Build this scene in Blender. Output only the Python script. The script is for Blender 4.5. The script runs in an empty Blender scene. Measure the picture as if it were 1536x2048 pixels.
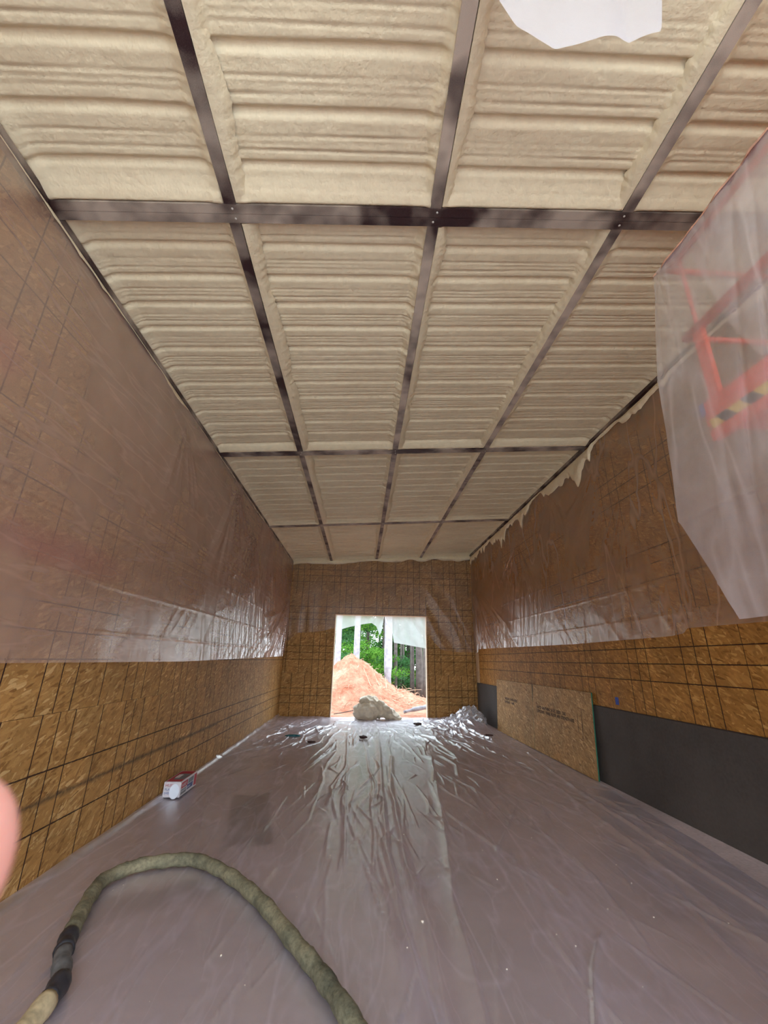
import bpy, bmesh, math, random
import numpy as np
from mathutils import Vector, Matrix
R = random.Random(7)
SC = bpy.context.scene
COL = SC.collection

# ------------------------------------------------------------ camera, sky, light, exposure
PITCH, YAW, ROLL, FPX = 0.336, 0.048, 0.019, 848.95
CAMZ = 1.662
cam_d = bpy.data.cameras.new('camera'); cam = bpy.data.objects.new('camera', cam_d); COL.objects.link(cam)
SC.camera = cam
cam_d.sensor_fit = 'VERTICAL'; cam_d.sensor_height = 36.0; cam_d.lens = FPX / 2048 * 36
cam_d.clip_start = 0.004; cam_d.clip_end = 300
cam_d.dof.use_dof = True; cam_d.dof.focus_distance = 5.0; cam_d.dof.aperture_fstop = 14.0
_cy, _sy, _cp, _sp = math.cos(YAW), math.sin(YAW), math.cos(PITCH), math.sin(PITCH)
_f = Vector((_sy*_cp, _cy*_cp, _sp)); _x0 = Vector((_cy, -_sy, 0)); _u0 = _x0.cross(_f)
_x = math.cos(ROLL)*_x0 + math.sin(ROLL)*_u0; _u = -math.sin(ROLL)*_x0 + math.cos(ROLL)*_u0
cam.matrix_world = Matrix(((_x.x, _u.x, -_f.x, 0), (_x.y, _u.y, -_f.y, 0), (_x.z, _u.z, -_f.z, CAMZ), (0, 0, 0, 1)))

SC.view_settings.view_transform = 'Standard'; SC.view_settings.look = 'None'
SC.view_settings.gamma = 1.0; SC.view_settings.use_curve_mapping = False
SC.view_settings.exposure = 1.5
SC.cycles.denoising_prefilter = 'FAST'

world = bpy.data.worlds.new('sky'); SC.world = world; world.use_nodes = True
wn, wl = world.node_tree.nodes, world.node_tree.links
wn.clear()
wo = wn.new('ShaderNodeOutputWorld'); wb = wn.new('ShaderNodeBackground')
wt = wn.new('ShaderNodeTexCoord'); wsx = wn.new('ShaderNodeSeparateXYZ'); wr = wn.new('ShaderNodeValToRGB')
wl.new(wt.outputs['Generated'], wsx.inputs[0]); wl.new(wsx.outputs[2], wr.inputs[0])
wr.color_ramp.elements[0].position = 0.0; wr.color_ramp.elements[0].color = (0.86, 0.92, 1.0, 1)
wr.color_ramp.elements[1].position = 0.9; wr.color_ramp.elements[1].color = (0.72, 0.86, 1.0, 1)
wl.new(wr.outputs[0], wb.inputs[0]); wb.inputs[1].default_value = 2.2
wl.new(wb.outputs[0], wo.inputs[0])

# ------------------------------------------------------------ helpers
def tag(o, label=None, cat=None, group=None, kind=None):
    if label: o['label'] = label
    if cat: o['category'] = cat
    if group: o['group'] = group
    if kind: o['kind'] = kind
    return o
def link(o, parent=None):
    COL.objects.link(o)
    if parent: o.parent = parent
    return o
def thing(name, label, cat, loc=(0, 0, 0), group=None):
    o = bpy.data.objects.new(name, None); link(o); o.location = loc; o.empty_display_size = .1
    return tag(o, label, cat, group)
def mesh(name, vs, fs, mat=None, parent=None, smooth=False, uv=None, mats=None, fmat=None):
    m = bpy.data.meshes.new(name); m.from_pydata([tuple(v) for v in vs], [], fs); m.update()
    for mm in (mats or ([mat] if mat else [])): m.materials.append(mm)
    if fmat: m.polygons.foreach_set('material_index', fmat)
    if smooth: m.polygons.foreach_set('use_smooth', [True]*len(m.polygons))
    if uv is not None:
        l = m.uv_layers.new(name='UVMap')
        idx = np.empty(len(m.loops), dtype=np.int32); m.loops.foreach_get('vertex_index', idx)
        l.data.foreach_set('uv', np.asarray(uv, dtype=np.float32)[idx].ravel())
    o = bpy.data.objects.new(name, m); link(o, parent)
    if parent: o.matrix_parent_inverse = Matrix.Translation(parent.location).inverted()
    return o
def grid(name, P, mat, parent=None, uv=None, smooth=True, keep=None):
    n, k = P.shape[:2]
    m = bpy.data.meshes.new(name)
    i = np.arange(n*k).reshape(n, k)
    q = np.stack([i[:-1, :-1], i[:-1, 1:], i[1:, 1:], i[1:, :-1]], -1).reshape(-1, 4)
    if keep is not None: q = q[keep[:-1, :-1].ravel()]
    m.vertices.add(n*k); m.vertices.foreach_set('co', P.astype(np.float32).ravel())
    m.loops.add(q.size); m.loops.foreach_set('vertex_index', q.astype(np.int32).ravel())
    m.polygons.add(len(q)); m.polygons.foreach_set('loop_start', np.arange(0, q.size, 4, dtype=np.int32))
    m.polygons.foreach_set('loop_total', np.full(len(q), 4, dtype=np.int32))
    m.update(calc_edges=True)
    if smooth: m.polygons.foreach_set('use_smooth', [True]*len(q))
    if uv is not None:
        l = m.uv_layers.new(name='UVMap'); l.data.foreach_set('uv', uv.reshape(-1, 2)[q.ravel()].astype(np.float32).ravel())
    m.materials.append(mat)
    o = bpy.data.objects.new(name, m); link(o, parent)
    if parent: o.matrix_parent_inverse = Matrix.Translation(parent.location).inverted()
    return o
BOXF = [(0, 1, 2, 3), (7, 6, 5, 4), (0, 4, 5, 1), (1, 5, 6, 2), (2, 6, 7, 3), (3, 7, 4, 0)]
def boxv(a, b):
    (x0, y0, z0), (x1, y1, z1) = a, b
    return [(x0, y0, z0), (x0, y1, z0), (x1, y1, z0), (x1, y0, z0), (x0, y0, z1), (x0, y1, z1), (x1, y1, z1), (x1, y0, z1)]
def box(name, a, b, mat, parent=None, bevel=0.0, uv=None):
    o = mesh(name, boxv(a, b), BOXF, mat, parent)
    if bevel:
        md = o.modifiers.new('bevel', 'BEVEL'); md.width = bevel; md.segments = 2
    return o
def obox(name, c, size, rot, mat, parent=None, bevel=0.0):
    """box centred at c with a rotation matrix"""
    vs = [Vector(c) + rot @ Vector(v) for v in boxv([-s/2 for s in size], [s/2 for s in size])]
    o = mesh(name, vs, BOXF, mat, parent)
    if bevel:
        md = o.modifiers.new('bevel', 'BEVEL'); md.width = bevel; md.segments = 2
    return o
def catmull(pts, n=8):
    pts = [Vector(p) for p in pts]; P = [2*pts[0]-pts[1]] + pts + [2*pts[-1]-pts[-2]]; out = []
    for i in range(1, len(P)-2):
        for j in range(n):
            t = j/n
            out.append(0.5*((2*P[i]) + (-P[i-1]+P[i+1])*t + (2*P[i-1]-5*P[i]+4*P[i+1]-P[i+2])*t*t + (-P[i-1]+3*P[i]-3*P[i+1]+P[i+2])*t**3))
    out.append(P[-2]); return out
def tube(name, pts, rad, mat, parent=None, seg=12, caps=True, wob=0.0):
    vs, fs = [], []; n = len(pts); pts = [Vector(p) for p in pts]
    up = Vector((0, 0, 1))
    for i, p in enumerate(pts):
        d = (pts[min(i+1, n-1)] - pts[max(i-1, 0)]).normalized()
        s = d.cross(up)
        if s.length < 1e-3: s = d.cross(Vector((0, 1, 0)))
        s.normalize(); u = s.cross(d)
        r = float(rad[i] if hasattr(rad, '__len__') else rad)
        for k in range(seg):
            a = 2*math.pi*k/seg; rr = r*(1+wob*R.uniform(-1, 1))
            vs.append(p + rr*(math.cos(a)*s + math.sin(a)*u))
    for i in range(n-1):
        for k in range(seg):
            k2 = (k+1) % seg
            fs.append((i*seg+k, i*seg+k2, (i+1)*seg+k2, (i+1)*seg+k))
    if caps: fs.append(tuple(range(seg-1, -1, -1))); fs.append(tuple((n-1)*seg+k for k in range(seg)))
    return mesh(name, vs, fs, mat, parent, smooth=True)
# numpy value noise
def _lat(seed): return np.random.RandomState(seed).rand(256, 256)
_L = {}
def vn(x, y, seed=0):
    if seed not in _L: _L[seed] = _lat(seed)
    L = _L[seed]; xi = np.floor(x).astype(int); yi = np.floor(y).astype(int)
    fx = x-xi; fy = y-yi; fx = fx*fx*(3-2*fx); fy = fy*fy*(3-2*fy)
    a = L[xi % 256, yi % 256]; b = L[(xi+1) % 256, yi % 256]; c = L[xi % 256, (yi+1) % 256]; d = L[(xi+1) % 256, (yi+1) % 256]
    return (a*(1-fx)+b*fx)*(1-fy) + (c*(1-fx)+d*fx)*fy
def fbm(x, y, seed=0, o=3):
    s = 0; a = .5
    for k in range(o): s = s + a*vn(x*2**k, y*2**k, seed+k); a *= .5
    return s/(1-.5**o)
def ridge(x, y, seed=0): return 1-np.abs(2*vn(x, y, seed)-1)
def sstep(t): t = np.clip(t, 0, 1); return t*t*(3-2*t)

# ------------------------------------------------------------ node helpers / materials
class NT:
    def __init__(s, name):
        s.m = bpy.data.materials.new(name); s.m.use_nodes = True; s.t = s.m.node_tree; s.t.nodes.clear()
        s.out = s.t.nodes.new('ShaderNodeOutputMaterial')
    def n(s, ty, **kw):
        nd = s.t.nodes.new(ty)
        for k, v in kw.items():
            if k in nd.bl_rna.properties: setattr(nd, k, v)
        return nd
    def l(s, a, b): s.t.links.new(a, b)
    def setin(s, nd, key, v):
        if hasattr(v, 'is_output') or isinstance(v, bpy.types.NodeSocket): s.l(v, nd.inputs[key])
        else: nd.inputs[key].default_value = v
    def math(s, op, a, b=0.0, clamp=False):
        nd = s.n('ShaderNodeMath', operation=op); nd.use_clamp = clamp
        s.setin(nd, 0, a); s.setin(nd, 1, b); return nd.outputs[0]
    def mix(s, f, a, b, ty='MIX'):
        nd = s.n('ShaderNodeMix'); nd.data_type = 'RGBA'; nd.blend_type = ty
        s.setin(nd, 0, f); s.setin(nd, 6, a); s.setin(nd, 7, b); return nd.outputs[2]
    def ramp(s, v, *st):
        nd = s.n('ShaderNodeValToRGB'); cr = nd.color_ramp
        while len(cr.elements) < len(st): cr.elements.new(0.5)
        for e, (p, c) in zip(cr.elements, st):
            e.position = p; e.color = (c, c, c, 1) if not hasattr(c, '__len__') else (*c, 1)
        s.l(v, nd.inputs[0]); return nd.outputs[0]
    def co(s, kind='Object'): return s.n('ShaderNodeTexCoord').outputs[kind]
    def map(s, v, scale=(1, 1, 1), rot=(0, 0, 0), loc=(0, 0, 0)):
        nd = s.n('ShaderNodeMapping'); s.l(v, nd.inputs[0]); nd.inputs['Scale'].default_value = scale
        nd.inputs['Rotation'].default_value = rot; nd.inputs['Location'].default_value = loc; return nd.outputs[0]
    def noise(s, v, scale, detail=3, rough=.5, out=0):
        nd = s.n('ShaderNodeTexNoise'); s.l(v, nd.inputs['Vector']); nd.inputs['Scale'].default_value = scale
        nd.inputs['Detail'].default_value = detail; nd.inputs['Roughness'].default_value = rough; return nd.outputs[out]
    def vor(s, v, scale, out=1):
        nd = s.n('ShaderNodeTexVoronoi'); s.l(v, nd.inputs['Vector']); nd.inputs['Scale'].default_value = scale; return nd.outputs[out]
    def bump(s, h, st=.3, d=.01):
        nd = s.n('ShaderNodeBump'); nd.inputs['Strength'].default_value = st; nd.inputs['Distance'].default_value = d
        s.l(h, nd.inputs['Height']); return nd.outputs[0]
    def pbr(s, col, rough=.6, bump=None, metal=0.0, spec=.5):
        nd = s.n('ShaderNodeBsdfPrincipled'); s.setin(nd, 'Base Color', col if hasattr(col, 'is_output') else (*col[:3], 1))
        s.setin(nd, 'Roughness', rough); nd.inputs['Metallic'].default_value = metal; nd.inputs['Specular IOR Level'].default_value = spec
        if bump is not None: s.l(bump, nd.inputs['Normal'])
        s.l(nd.outputs[0], s.out.inputs[0]); return nd
def plain(name, col, rough=.6, noise=0.15, scale=20, metal=0.0, spec=.5):
    t = NT(name); c = t.co()
    nz = t.noise(c, scale, 4)
    f = t.ramp(nz, (.3, 1-noise), (.7, 1+noise))
    t.pbr(t.mix(1.0, (*col, 1), f, 'MULTIPLY'), rough, t.bump(nz, .15, .003), metal, spec)
    return t.m

def osb(name, vlines, hlines, smudge=None, tone=(1, 1, 1), per=2.44, red_reflection=None):
    t = NT(name); uv = t.co('UV')
    # warped coordinates so strands are not dead straight
    wob = t.noise(uv, 6, 2, out=1)
    uvw = t.n('ShaderNodeVectorMath', operation='MULTIPLY_ADD'); t.l(wob, uvw.inputs[0]); uvw.inputs[1].default_value = (.02, .02, 0); t.l(uv, uvw.inputs[2]); uvw = uvw.outputs[0]
    vals = []
    for k, (ang, sx, sy) in enumerate(((0.25, 8, 32), (1.2, 8, 34), (-.7, 7, 36), (2.1, 9, 40), (-.3, 12, 55))):
        mp = t.map(uvw, rot=(0, 0, ang)); mp = t.map(mp, scale=(sx, sy, 1), loc=(k*3.7, k*1.3, 0))
        sp = t.n('ShaderNodeSeparateColor'); t.l(t.vor(mp, 1.0), sp.inputs[0]); vals.append(sp)
    v = vals[0].outputs[0]
    for sp in vals[1:]:
        sel = t.math('GREATER_THAN', sp.outputs[1], .55)
        nd = t.n('ShaderNodeMix'); t.l(sel, nd.inputs[0]); t.l(v, nd.inputs[2]); t.l(sp.outputs[0], nd.inputs[3]); v = nd.outputs[0]
    col = t.ramp(v, (0, (.26, .125, .035)), (.12, (.37, .195, .06)), (.5, (.43, .235, .078)), (.85, (.49, .285, .10)), (1, (.66, .44, .20)))
    big = t.noise(uv, 2.2, 3); col = t.mix(1.0, col, t.ramp(big, (.3, (.82, .80, .76)), (.7, (1.12, 1.08, 1.02))), 'MULTIPLY')
    grain = t.noise(t.map(uv, scale=(60, 60, 1)), 3, 2); col = t.mix(1.0, col, t.ramp(grain, (.3, .86), (.7, 1.1)), 'MULTIPLY')
    sx = t.n('ShaderNodeSeparateXYZ'); t.l(uv, sx.inputs[0]); U, V = sx.outputs[0], sx.outputs[1]
    jit = t.math('MULTIPLY', t.math('SUBTRACT', t.noise(uv, 25, 2), .5), .007)
    Um = t.math('ADD', t.math('MODULO', U, per), jit); Vj = t.math('ADD', V, jit)
    mask = None
    for S, ls, w in ((Um, vlines, .0062), (Vj, hlines, .0058)):
        for p in ls:
            d = t.math('LESS_THAN', t.math('ABSOLUTE', t.math('SUBTRACT', S, p)), w)
            mask = d if mask is None else t.math('MAXIMUM', mask, d)
    fade = t.ramp(t.noise(uv, 14, 3), (.2, .8), (.5, 1))
    if mask is not None: col = t.mix(t.math('MULTIPLY', mask, fade), col, (.035, .012, .008, 1))
    if smudge:
        v0, u0, u1 = smudge
        dd = t.math('DIVIDE', t.math('SUBTRACT', V, v0), t.math('ADD', t.math('MULTIPLY', t.noise(uv, 5, 3), .07), .0))
        g = t.ramp(t.math('ABSOLUTE', dd), (0, .85), (1, 0))
        du = t.math('MULTIPLY', t.math('GREATER_THAN', U, u0), t.math('LESS_THAN', U, u1))
        g = t.math('MULTIPLY', t.math('MULTIPLY', g, du), t.ramp(t.noise(uv, 30, 3), (.3, .5), (.65, 1)))
        col = t.mix(g, col, (.045, .035, .028, 1))
    col = t.mix(1.0, col, (*tone, 1), 'MULTIPLY')
    if red_reflection:   # blurred red reflection of the lift painted into the sheathing, left wall only
        ps = t.n('ShaderNodeSeparateXYZ'); t.l(t.n('ShaderNodeNewGeometry').outputs['Position'], ps.inputs[0])
        onl = t.math('LESS_THAN', ps.outputs[0], -2.3); tot = None
        for (cy_, cz_, ry, rz) in red_reflection:
            a_ = t.math('DIVIDE', t.math('SUBTRACT', ps.outputs[1], cy_), ry); b_ = t.math('DIVIDE', t.math('SUBTRACT', ps.outputs[2], cz_), rz)
            d_ = t.math('ADD', t.math('MULTIPLY', a_, a_), t.math('MULTIPLY', b_, b_))
            g_ = t.ramp(t.math('ADD', d_, t.math('MULTIPLY', t.noise(uv, 3, 3), .5)), (.2, 1), (1.3, 0)); tot = g_ if tot is None else t.math('MAXIMUM', tot, g_)
        col = t.mix(t.math('MULTIPLY', t.math('MULTIPLY', tot, onl), .65), col, (.40, .055, .04, 1))
    t.pbr(col, .65, t.bump(v, .03, .0005), spec=.25)
    return t.m

def film(name, alpha=.5, tint=(.86, .84, .84), rough=.22, gloss=.16, dust=0.0, trans=.5, var=.25, sc=1.2, facing=.3, cap=.30, streak=None):
    """hazy polyethylene sheeting: partly clear, partly scattering, with a soft shine"""
    t = NT(name); c = t.co()
    nz = t.noise(c, sc, 4, .6)
    a = t.math('ADD', alpha-var*.5, t.math('MULTIPLY', t.ramp(nz, (.3, 0), (.7, 1)), var))
    lw = t.n('ShaderNodeLayerWeight'); lw.inputs[0].default_value = .5
    fa = t.math('POWER', lw.outputs['Facing'], 3.0)
    a = t.math('ADD', a, t.math('MULTIPLY', fa, facing*(1-alpha)), clamp=True)
    if streak:      # creases and folded-over strips where the film lies double
        for k_, (ssc, rz_, amt, wd) in enumerate(streak):
            sn = t.noise(t.map(c, scale=ssc, rot=(0, 0, rz_), loc=(k_*4.1, 0, 0)), 1.0, 3, .5)
            a = t.math('ADD', a, t.math('MULTIPLY', t.ramp(t.math('ABSOLUTE', t.math('SUBTRACT', sn, .5)), (0, 1), (wd, 0)), amt))
    grain = t.noise(c, 260, 2)
    a = t.math('ADD', a, t.math('MULTIPLY', t.math('SUBTRACT', grain, .5), .10), clamp=True)
    tr = t.n('ShaderNodeBsdfTransparent'); tr.inputs[0].default_value = (.97, .97, .97, 1)
    dcol = t.mix(t.ramp(t.noise(c, 3.5, 4), (.35, 0), (.7, dust)), (*tint, 1), (.72, .62, .46, 1))
    df = t.n('ShaderNodeBsdfDiffuse'); tl = t.n('ShaderNodeBsdfTranslucent')
    t.l(dcol, df.inputs[0]); t.l(dcol, tl.inputs[0])
    ms = t.n('ShaderNodeMixShader'); ms.inputs[0].default_value = trans; t.l(df.outputs[0], ms.inputs[1]); t.l(tl.outputs[0], ms.inputs[2])
    m2 = t.n('ShaderNodeMixShader'); t.l(a, m2.inputs[0]); t.l(tr.outputs[0], m2.inputs[1]); t.l(ms.outputs[0], m2.inputs[2])
    gl = t.n('ShaderNodeBsdfGlossy'); gl.inputs['Roughness'].default_value = rough; gl.inputs[0].default_value = (1, 1, 1, 1)
    bp = t.bump(t.noise(c, 16, 4, .65), .6, .006); t.l(bp, gl.inputs['Normal'])
    fr = t.n('ShaderNodeFresnel'); fr.inputs[0].default_value = 1.5
    gf = t.math('MINIMUM', t.math('MULTIPLY', fr.outputs[0], gloss/.16, clamp=True), cap)
    m3 = t.n('ShaderNodeMixShader'); t.l(gf, m3.inputs[0]); t.l(m2.outputs[0], m3.inputs[1]); t.l(gl.outputs[0], m3.inputs[2])
    t.l(m3.outputs[0], t.out.inputs[0]); return t.m

def mk_foam():
    t = NT('spray_foam'); c = t.co()
    col = t.ramp(t.noise(c, 1.3, 4), (.3, (.84, .71, .475)), (.7, (.90, .785, .54)))
    n1 = t.noise(c, 45, 3, .6); n2 = t.noise(c, 14, 3, .6)
    h = t.math('ADD', t.math('MULTIPLY', n1, .5), n2)
    col = t.mix(1.0, col, t.ramp(n2, (.3, .94), (.7, 1.04)), 'MULTIPLY')
    t.pbr(col, .55, t.bump(h, .9, .009), spec=.35); return t.m
def mk_steel(name, dust=.5, axis='X'):
    t = NT(name); c = t.co()
    st = (1, 1, 1)
    n = t.noise(t.map(c, scale=(1, 1, 1)), 1.9, 3, .6)
    sp = t.noise(c, 420, 2, .7)
    f = t.math('ADD', t.ramp(n, (.38-.12*(dust-.5), 0), (.64-.12*(dust-.5), 1)), t.math('MULTIPLY', t.math('SUBTRACT', sp, .5), .9), clamp=True)
    f = t.math('MULTIPLY', f, min(1.0, .55+dust*.5), clamp=True)
    col = t.mix(f, (.028, .009, .012, 1), (.60, .50, .40, 1))
    t.pbr(col, .5, t.bump(sp, .1, .001), spec=.4); return t.m
def mk_concrete(name, base, stain_shade=False):
    t = NT(name); c = t.co()
    n1 = t.noise(c, .9, 5, .6); n2 = t.noise(c, 30, 4)
    col = t.mix(1.0, (*base, 1), t.ramp(n1, (.3, .75), (.7, 1.25)), 'MULTIPLY')
    col = t.mix(1.0, col, t.ramp(n2, (.3, .9), (.7, 1.1)), 'MULTIPLY')
    if stain_shade:   # damp rectangle left on the slab, plus a painted shadow inside the hose loop
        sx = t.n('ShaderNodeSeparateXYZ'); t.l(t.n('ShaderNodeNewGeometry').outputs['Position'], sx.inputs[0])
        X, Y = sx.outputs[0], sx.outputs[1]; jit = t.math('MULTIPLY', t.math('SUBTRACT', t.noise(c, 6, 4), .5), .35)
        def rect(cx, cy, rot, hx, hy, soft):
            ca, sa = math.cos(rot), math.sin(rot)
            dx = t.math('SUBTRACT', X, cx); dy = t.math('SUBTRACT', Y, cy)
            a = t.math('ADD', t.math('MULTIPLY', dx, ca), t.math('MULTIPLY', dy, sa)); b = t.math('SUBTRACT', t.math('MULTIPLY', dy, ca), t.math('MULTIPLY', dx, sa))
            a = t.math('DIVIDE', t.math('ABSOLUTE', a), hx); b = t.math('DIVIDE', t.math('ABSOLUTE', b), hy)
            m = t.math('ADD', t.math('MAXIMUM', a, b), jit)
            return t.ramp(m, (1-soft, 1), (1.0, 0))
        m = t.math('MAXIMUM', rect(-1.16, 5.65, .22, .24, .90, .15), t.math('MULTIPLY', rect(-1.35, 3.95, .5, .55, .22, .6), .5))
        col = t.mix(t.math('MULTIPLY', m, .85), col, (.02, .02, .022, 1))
    t.pbr(col, .75, t.bump(n2, .2, .003), spec=.3); return t.m

ZB = {}
LV = (0.004, .406, .61, .81, 1.22, 1.63, 1.83, 2.03)
M_osb = osb('osb_sheathing', LV, (.40, .61, .81), red_reflection=((3.4, 2.42, 1.3, .20), (2.3, 3.5, .35, .30)))
M_osb_smudge = osb('osb_sheathing_smudged', LV, (.40, .81), smudge=(.60, -9, 9e3))
M_osb_right = osb('osb_sheathing_warm', (0.0, .44, .64, .85, 1.5, 1.7, 1.91), (.41, .62, .81), tone=(.92, .80, .58))
M_osb_board = osb('osb_floor_board', (), (), tone=(1.12, 1.22, 1.5))
M_foam = mk_foam()
M_steel = mk_steel('primed_steel', .62); M_steel_dark = mk_steel('primed_steel_dark', .28); M_steel_dusty = mk_steel('primed_steel_dusty', .95)
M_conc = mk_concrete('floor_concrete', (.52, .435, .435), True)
M_stem = mk_concrete('stem_wall_concrete', (.082, .073, .066))
M_lumber = plain('lumber', (.62, .42, .24), .7, .2, 30)
M_dark = plain('dark_backing', (.04, .025, .018), .8)
M_film_left = film('film_left', .47, (.78, .56, .48), .27, .14, .1, .4, .34, .55, .10, .24, [((1, .7, 5), 0, .10, .03)])
M_film_right = film('film_right', .12, (.80, .56, .48), .3, .13, .1, .45, .18, .6, .05, .18, [((1, 1.2, .4), .0, .22, .015)])
M_film_far = film('film_far', .12, (.72, .58, .50), .3, .10, 0, .4, .16, 1.5, .2, .15)
M_film_door = film('film_door', .72, (.60, .70, .67), .3, .1, 0, .6, .15, 2)
M_film_drape = film('film_drape', .30, (.98, .95, .98), .3, .20, .0, .3, .22, 2.0, .2, .25, [((1, 2.4, .5), 0, .14, .03)])
M_film_floor = film('film_floor', .28, (.76, .72, .83), .31, .18, .0, .45, .30, 1.1, .3, .38, [((1.6, .25, 1), 0, .28, .022), ((1.2, .4, 1), .5, .16, .014), ((1.2, .4, 1), -.6, .16, .014), ((5, .9, 1), 0, .10, .02)])
M_film_clear = film('film_clear', .28, (.85, .85, .88), .12, .3, 0, .4, .2, 3, .6)

# ------------------------------------------------------------ room
XL, XR, YB, YF = -2.3835, 3.7165, -1.6, 14.172
HL, HR = 4.699, 5.105
def Hc(x): return HL + (HR-HL)*(x-XL)/(XR-XL)
YBEAM = (-1.59, 2.3188, 6.2279, 10.118)
XJ = (-1.06, .46, 1.96)
FOAM_UP = .08

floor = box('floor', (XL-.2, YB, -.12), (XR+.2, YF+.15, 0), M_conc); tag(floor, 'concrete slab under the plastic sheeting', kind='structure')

def panel(x0, x1, z0, z1, face, parent, mat, u0, th=.011, gap=.0015, inward=1):
    """one osb sheet; face = ('x', X) or ('y', Y); u runs along the wall"""
    a, b = x0+gap, x1-gap; c, d = z0+gap, z1-gap; dz = R.uniform(0, .0015)*inward
    off = (R.random()*0)
    if face[0] == 'x':
        X = face[1]; vs = boxv((min(X+dz, X-inward*th), a, c), (max(X+dz, X-inward*th), b, d))
        uv = [(v[1]-u0, v[2]-z0) for v in vs]
    else:
        Y = face[1]; vs = boxv((a, Y-dz, c), (b, Y+th, d)); uv = [(v[0]-u0, v[2]-z0) for v in vs]
    # shift uv by whole periods so that every sheet has strands of its own
    k = 2.44*R.randint(3, 60)
    uv = [(p[0]+k, p[1]) for p in uv]
    o = mesh('osb_panel', vs, BOXF, mat, parent, uv=uv); return o

wall_left = box('wall_left', (XL-.18, YB, 0), (XL-.0125, YF+.15, 4.9), M_dark); tag(wall_left, 'left wall sheathed in osb panels', kind='structure')
rows = [(0, 1.223), (1.223, 2.445), (2.445, 3.667), (3.667, 4.75)]
offs = (3.28, 3.174, 3.28, 3.174)
for ri, ((z0, z1), o0) in enumerate(zip(rows, offs)):
    y = o0 - 2.44*2 + (1.22 if ri % 2 else 0)
    y = o0 - 2.44*3
    while y < YF:
        a, b = max(y, YB), min(y+2.44, YF)
        if b-a > .02:
            p = panel(a, b, z0, z1, ('x', XL), wall_left, M_osb_smudge if ri == 0 and a < 7.2 else M_osb, y)
            if ri == 0 and a < 7.2:
                # the dirty band continues over neighbouring sheets: keep real coordinates inside one period
                m = p.data; l = m.uv_layers[0]
                for lp in m.loops:
                    v = m.vertices[lp.vertex_index].co; l.data[lp.index].uv = (v.y-y+2.44*0 + .0, v.z-z0)
        y += 2.44

wall_right = box('wall_right', (XR+.0125, YB, 0), (XR+.2, YF+.15, 5.3), M_dark); tag(wall_right, 'right wall of osb above a concrete stem wall', kind='structure')
rowsr = [(1.06, 2.283), (2.283, 3.506), (3.506, 4.729), (4.729, 5.15)]
for ri, (z0, z1) in enumerate(rowsr):
    o0 = 4.13 + (1.22 if ri % 2 else 0) - 2.44*3
    y = o0
    while y < YF:
        a, b = max(y, YB), min(y+2.44, YF)
        if b-a > .02: panel(a, b, z0, z1, ('x', XR), wall_right, M_osb_right, y, inward=-1)
        y += 2.44
# concrete stem wall, slightly uneven cast face
ny, nz = 160, 14
yy = np.linspace(YB, YF, ny)[:, None]*np.ones((1, nz)); zz = np.linspace(0, 1.058, nz)[None, :]*np.ones((ny, 1))
P = np.stack([XR-.012-.004*fbm(yy*1.5, zz*2, 31)+0*yy, yy, zz], -1)
st = grid('stem_wall', P[:, ::-1], M_stem, wall_right)
tl = box('sill_ledge', (XR-.016, YB, 1.05), (XR+.012, YF, 1.06), M_dark, wall_right)

wall_far = mesh('wall_far', boxv((XL-.18, YF+.0125, 0), (-.835, YF+.15, 5.3)) + boxv((2.14, YF+.0125, 0), (XR+.2, YF+.15, 5.3)) + boxv((-.835, YF+.0125, 3.06), (2.14, YF+.15, 5.3)),
                [tuple(i+8*k for i in f) for k in range(3) for f in BOXF], M_dark)
tag(wall_far, 'far gable wall with a square door opening', kind='structure')
DL, DR, DT = -.825, 2.13, 3.05
def farpanel(a, b, z0, z1, u0, zb):
    vs = boxv((a+.0015, YF-R.uniform(0, .0015), z0+.0015), (b-.0015, YF+.011, z1-.0015))
    k = 2.44*R.randint(3, 60); uv = [(v[0]-u0+k, v[2]-zb) for v in vs]
    mesh('osb_panel', vs, BOXF, M_osb, wall_far, uv=uv)
for ri, (z0, z1, o0) in enumerate(((0, 1.245, -2.08-1.22), (1.245, 2.465, -1.89-1.22), (2.465, 3.685, -2.35), (3.685, 4.95, -1.93-1.22+.6))):
    x = o0-2.44
    while x < XR:
        a, b = max(x, XL), min(x+2.44, XR)
        segs = []
        if z0 < DT:
            if a < DL: segs.append((a, min(b, DL), z0, z1))
            if b > DR: segs.append((max(a, DR), b, z0, z1))
            if z1 > DT and a < DR and b > DL: segs.append((max(a, DL), min(b, DR), DT, z1))
        else: segs.append((a, b, z0, z1))
        for s in segs:
            if s[1]-s[0] > .02: farpanel(*s, x, z0)
        x += 2.44
# jamb and head boards of the doorway, brightly lit from outside
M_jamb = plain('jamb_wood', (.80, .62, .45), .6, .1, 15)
trim = thing('trim_1', None, None, (.65, YF, 0)); trim['kind'] = 'structure'; trim['label'] = 'pale wooden lining of the far door opening'
for nm, a, b in (('jamb', (DL-.012, YF-.004, 0), (DL+.012, YF+.17, DT)), ('jamb', (DR-.012, YF-.004, 0), (DR+.012, YF+.17, DT)), ('head_board', (DL, YF-.004, DT-.022), (DR, YF+.17, DT))):
    box(nm, a, b, M_jamb, trim)
# corner stud at the far right end
cs = thing('corner_post', 'pale lumber strip in the far right wall corner above the concrete', 'lumber', (XR-.03, YF-.1, 1.06))
box('strip', (XR-.035, YF-.17, 1.06), (XR-.001, YF-.10, 2.6), M_lumber, cs)
box('strip', (XR-.035, YF-.34, 1.06), (XR-.001, YF-.27, 2.6), M_lumber, cs)

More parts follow.
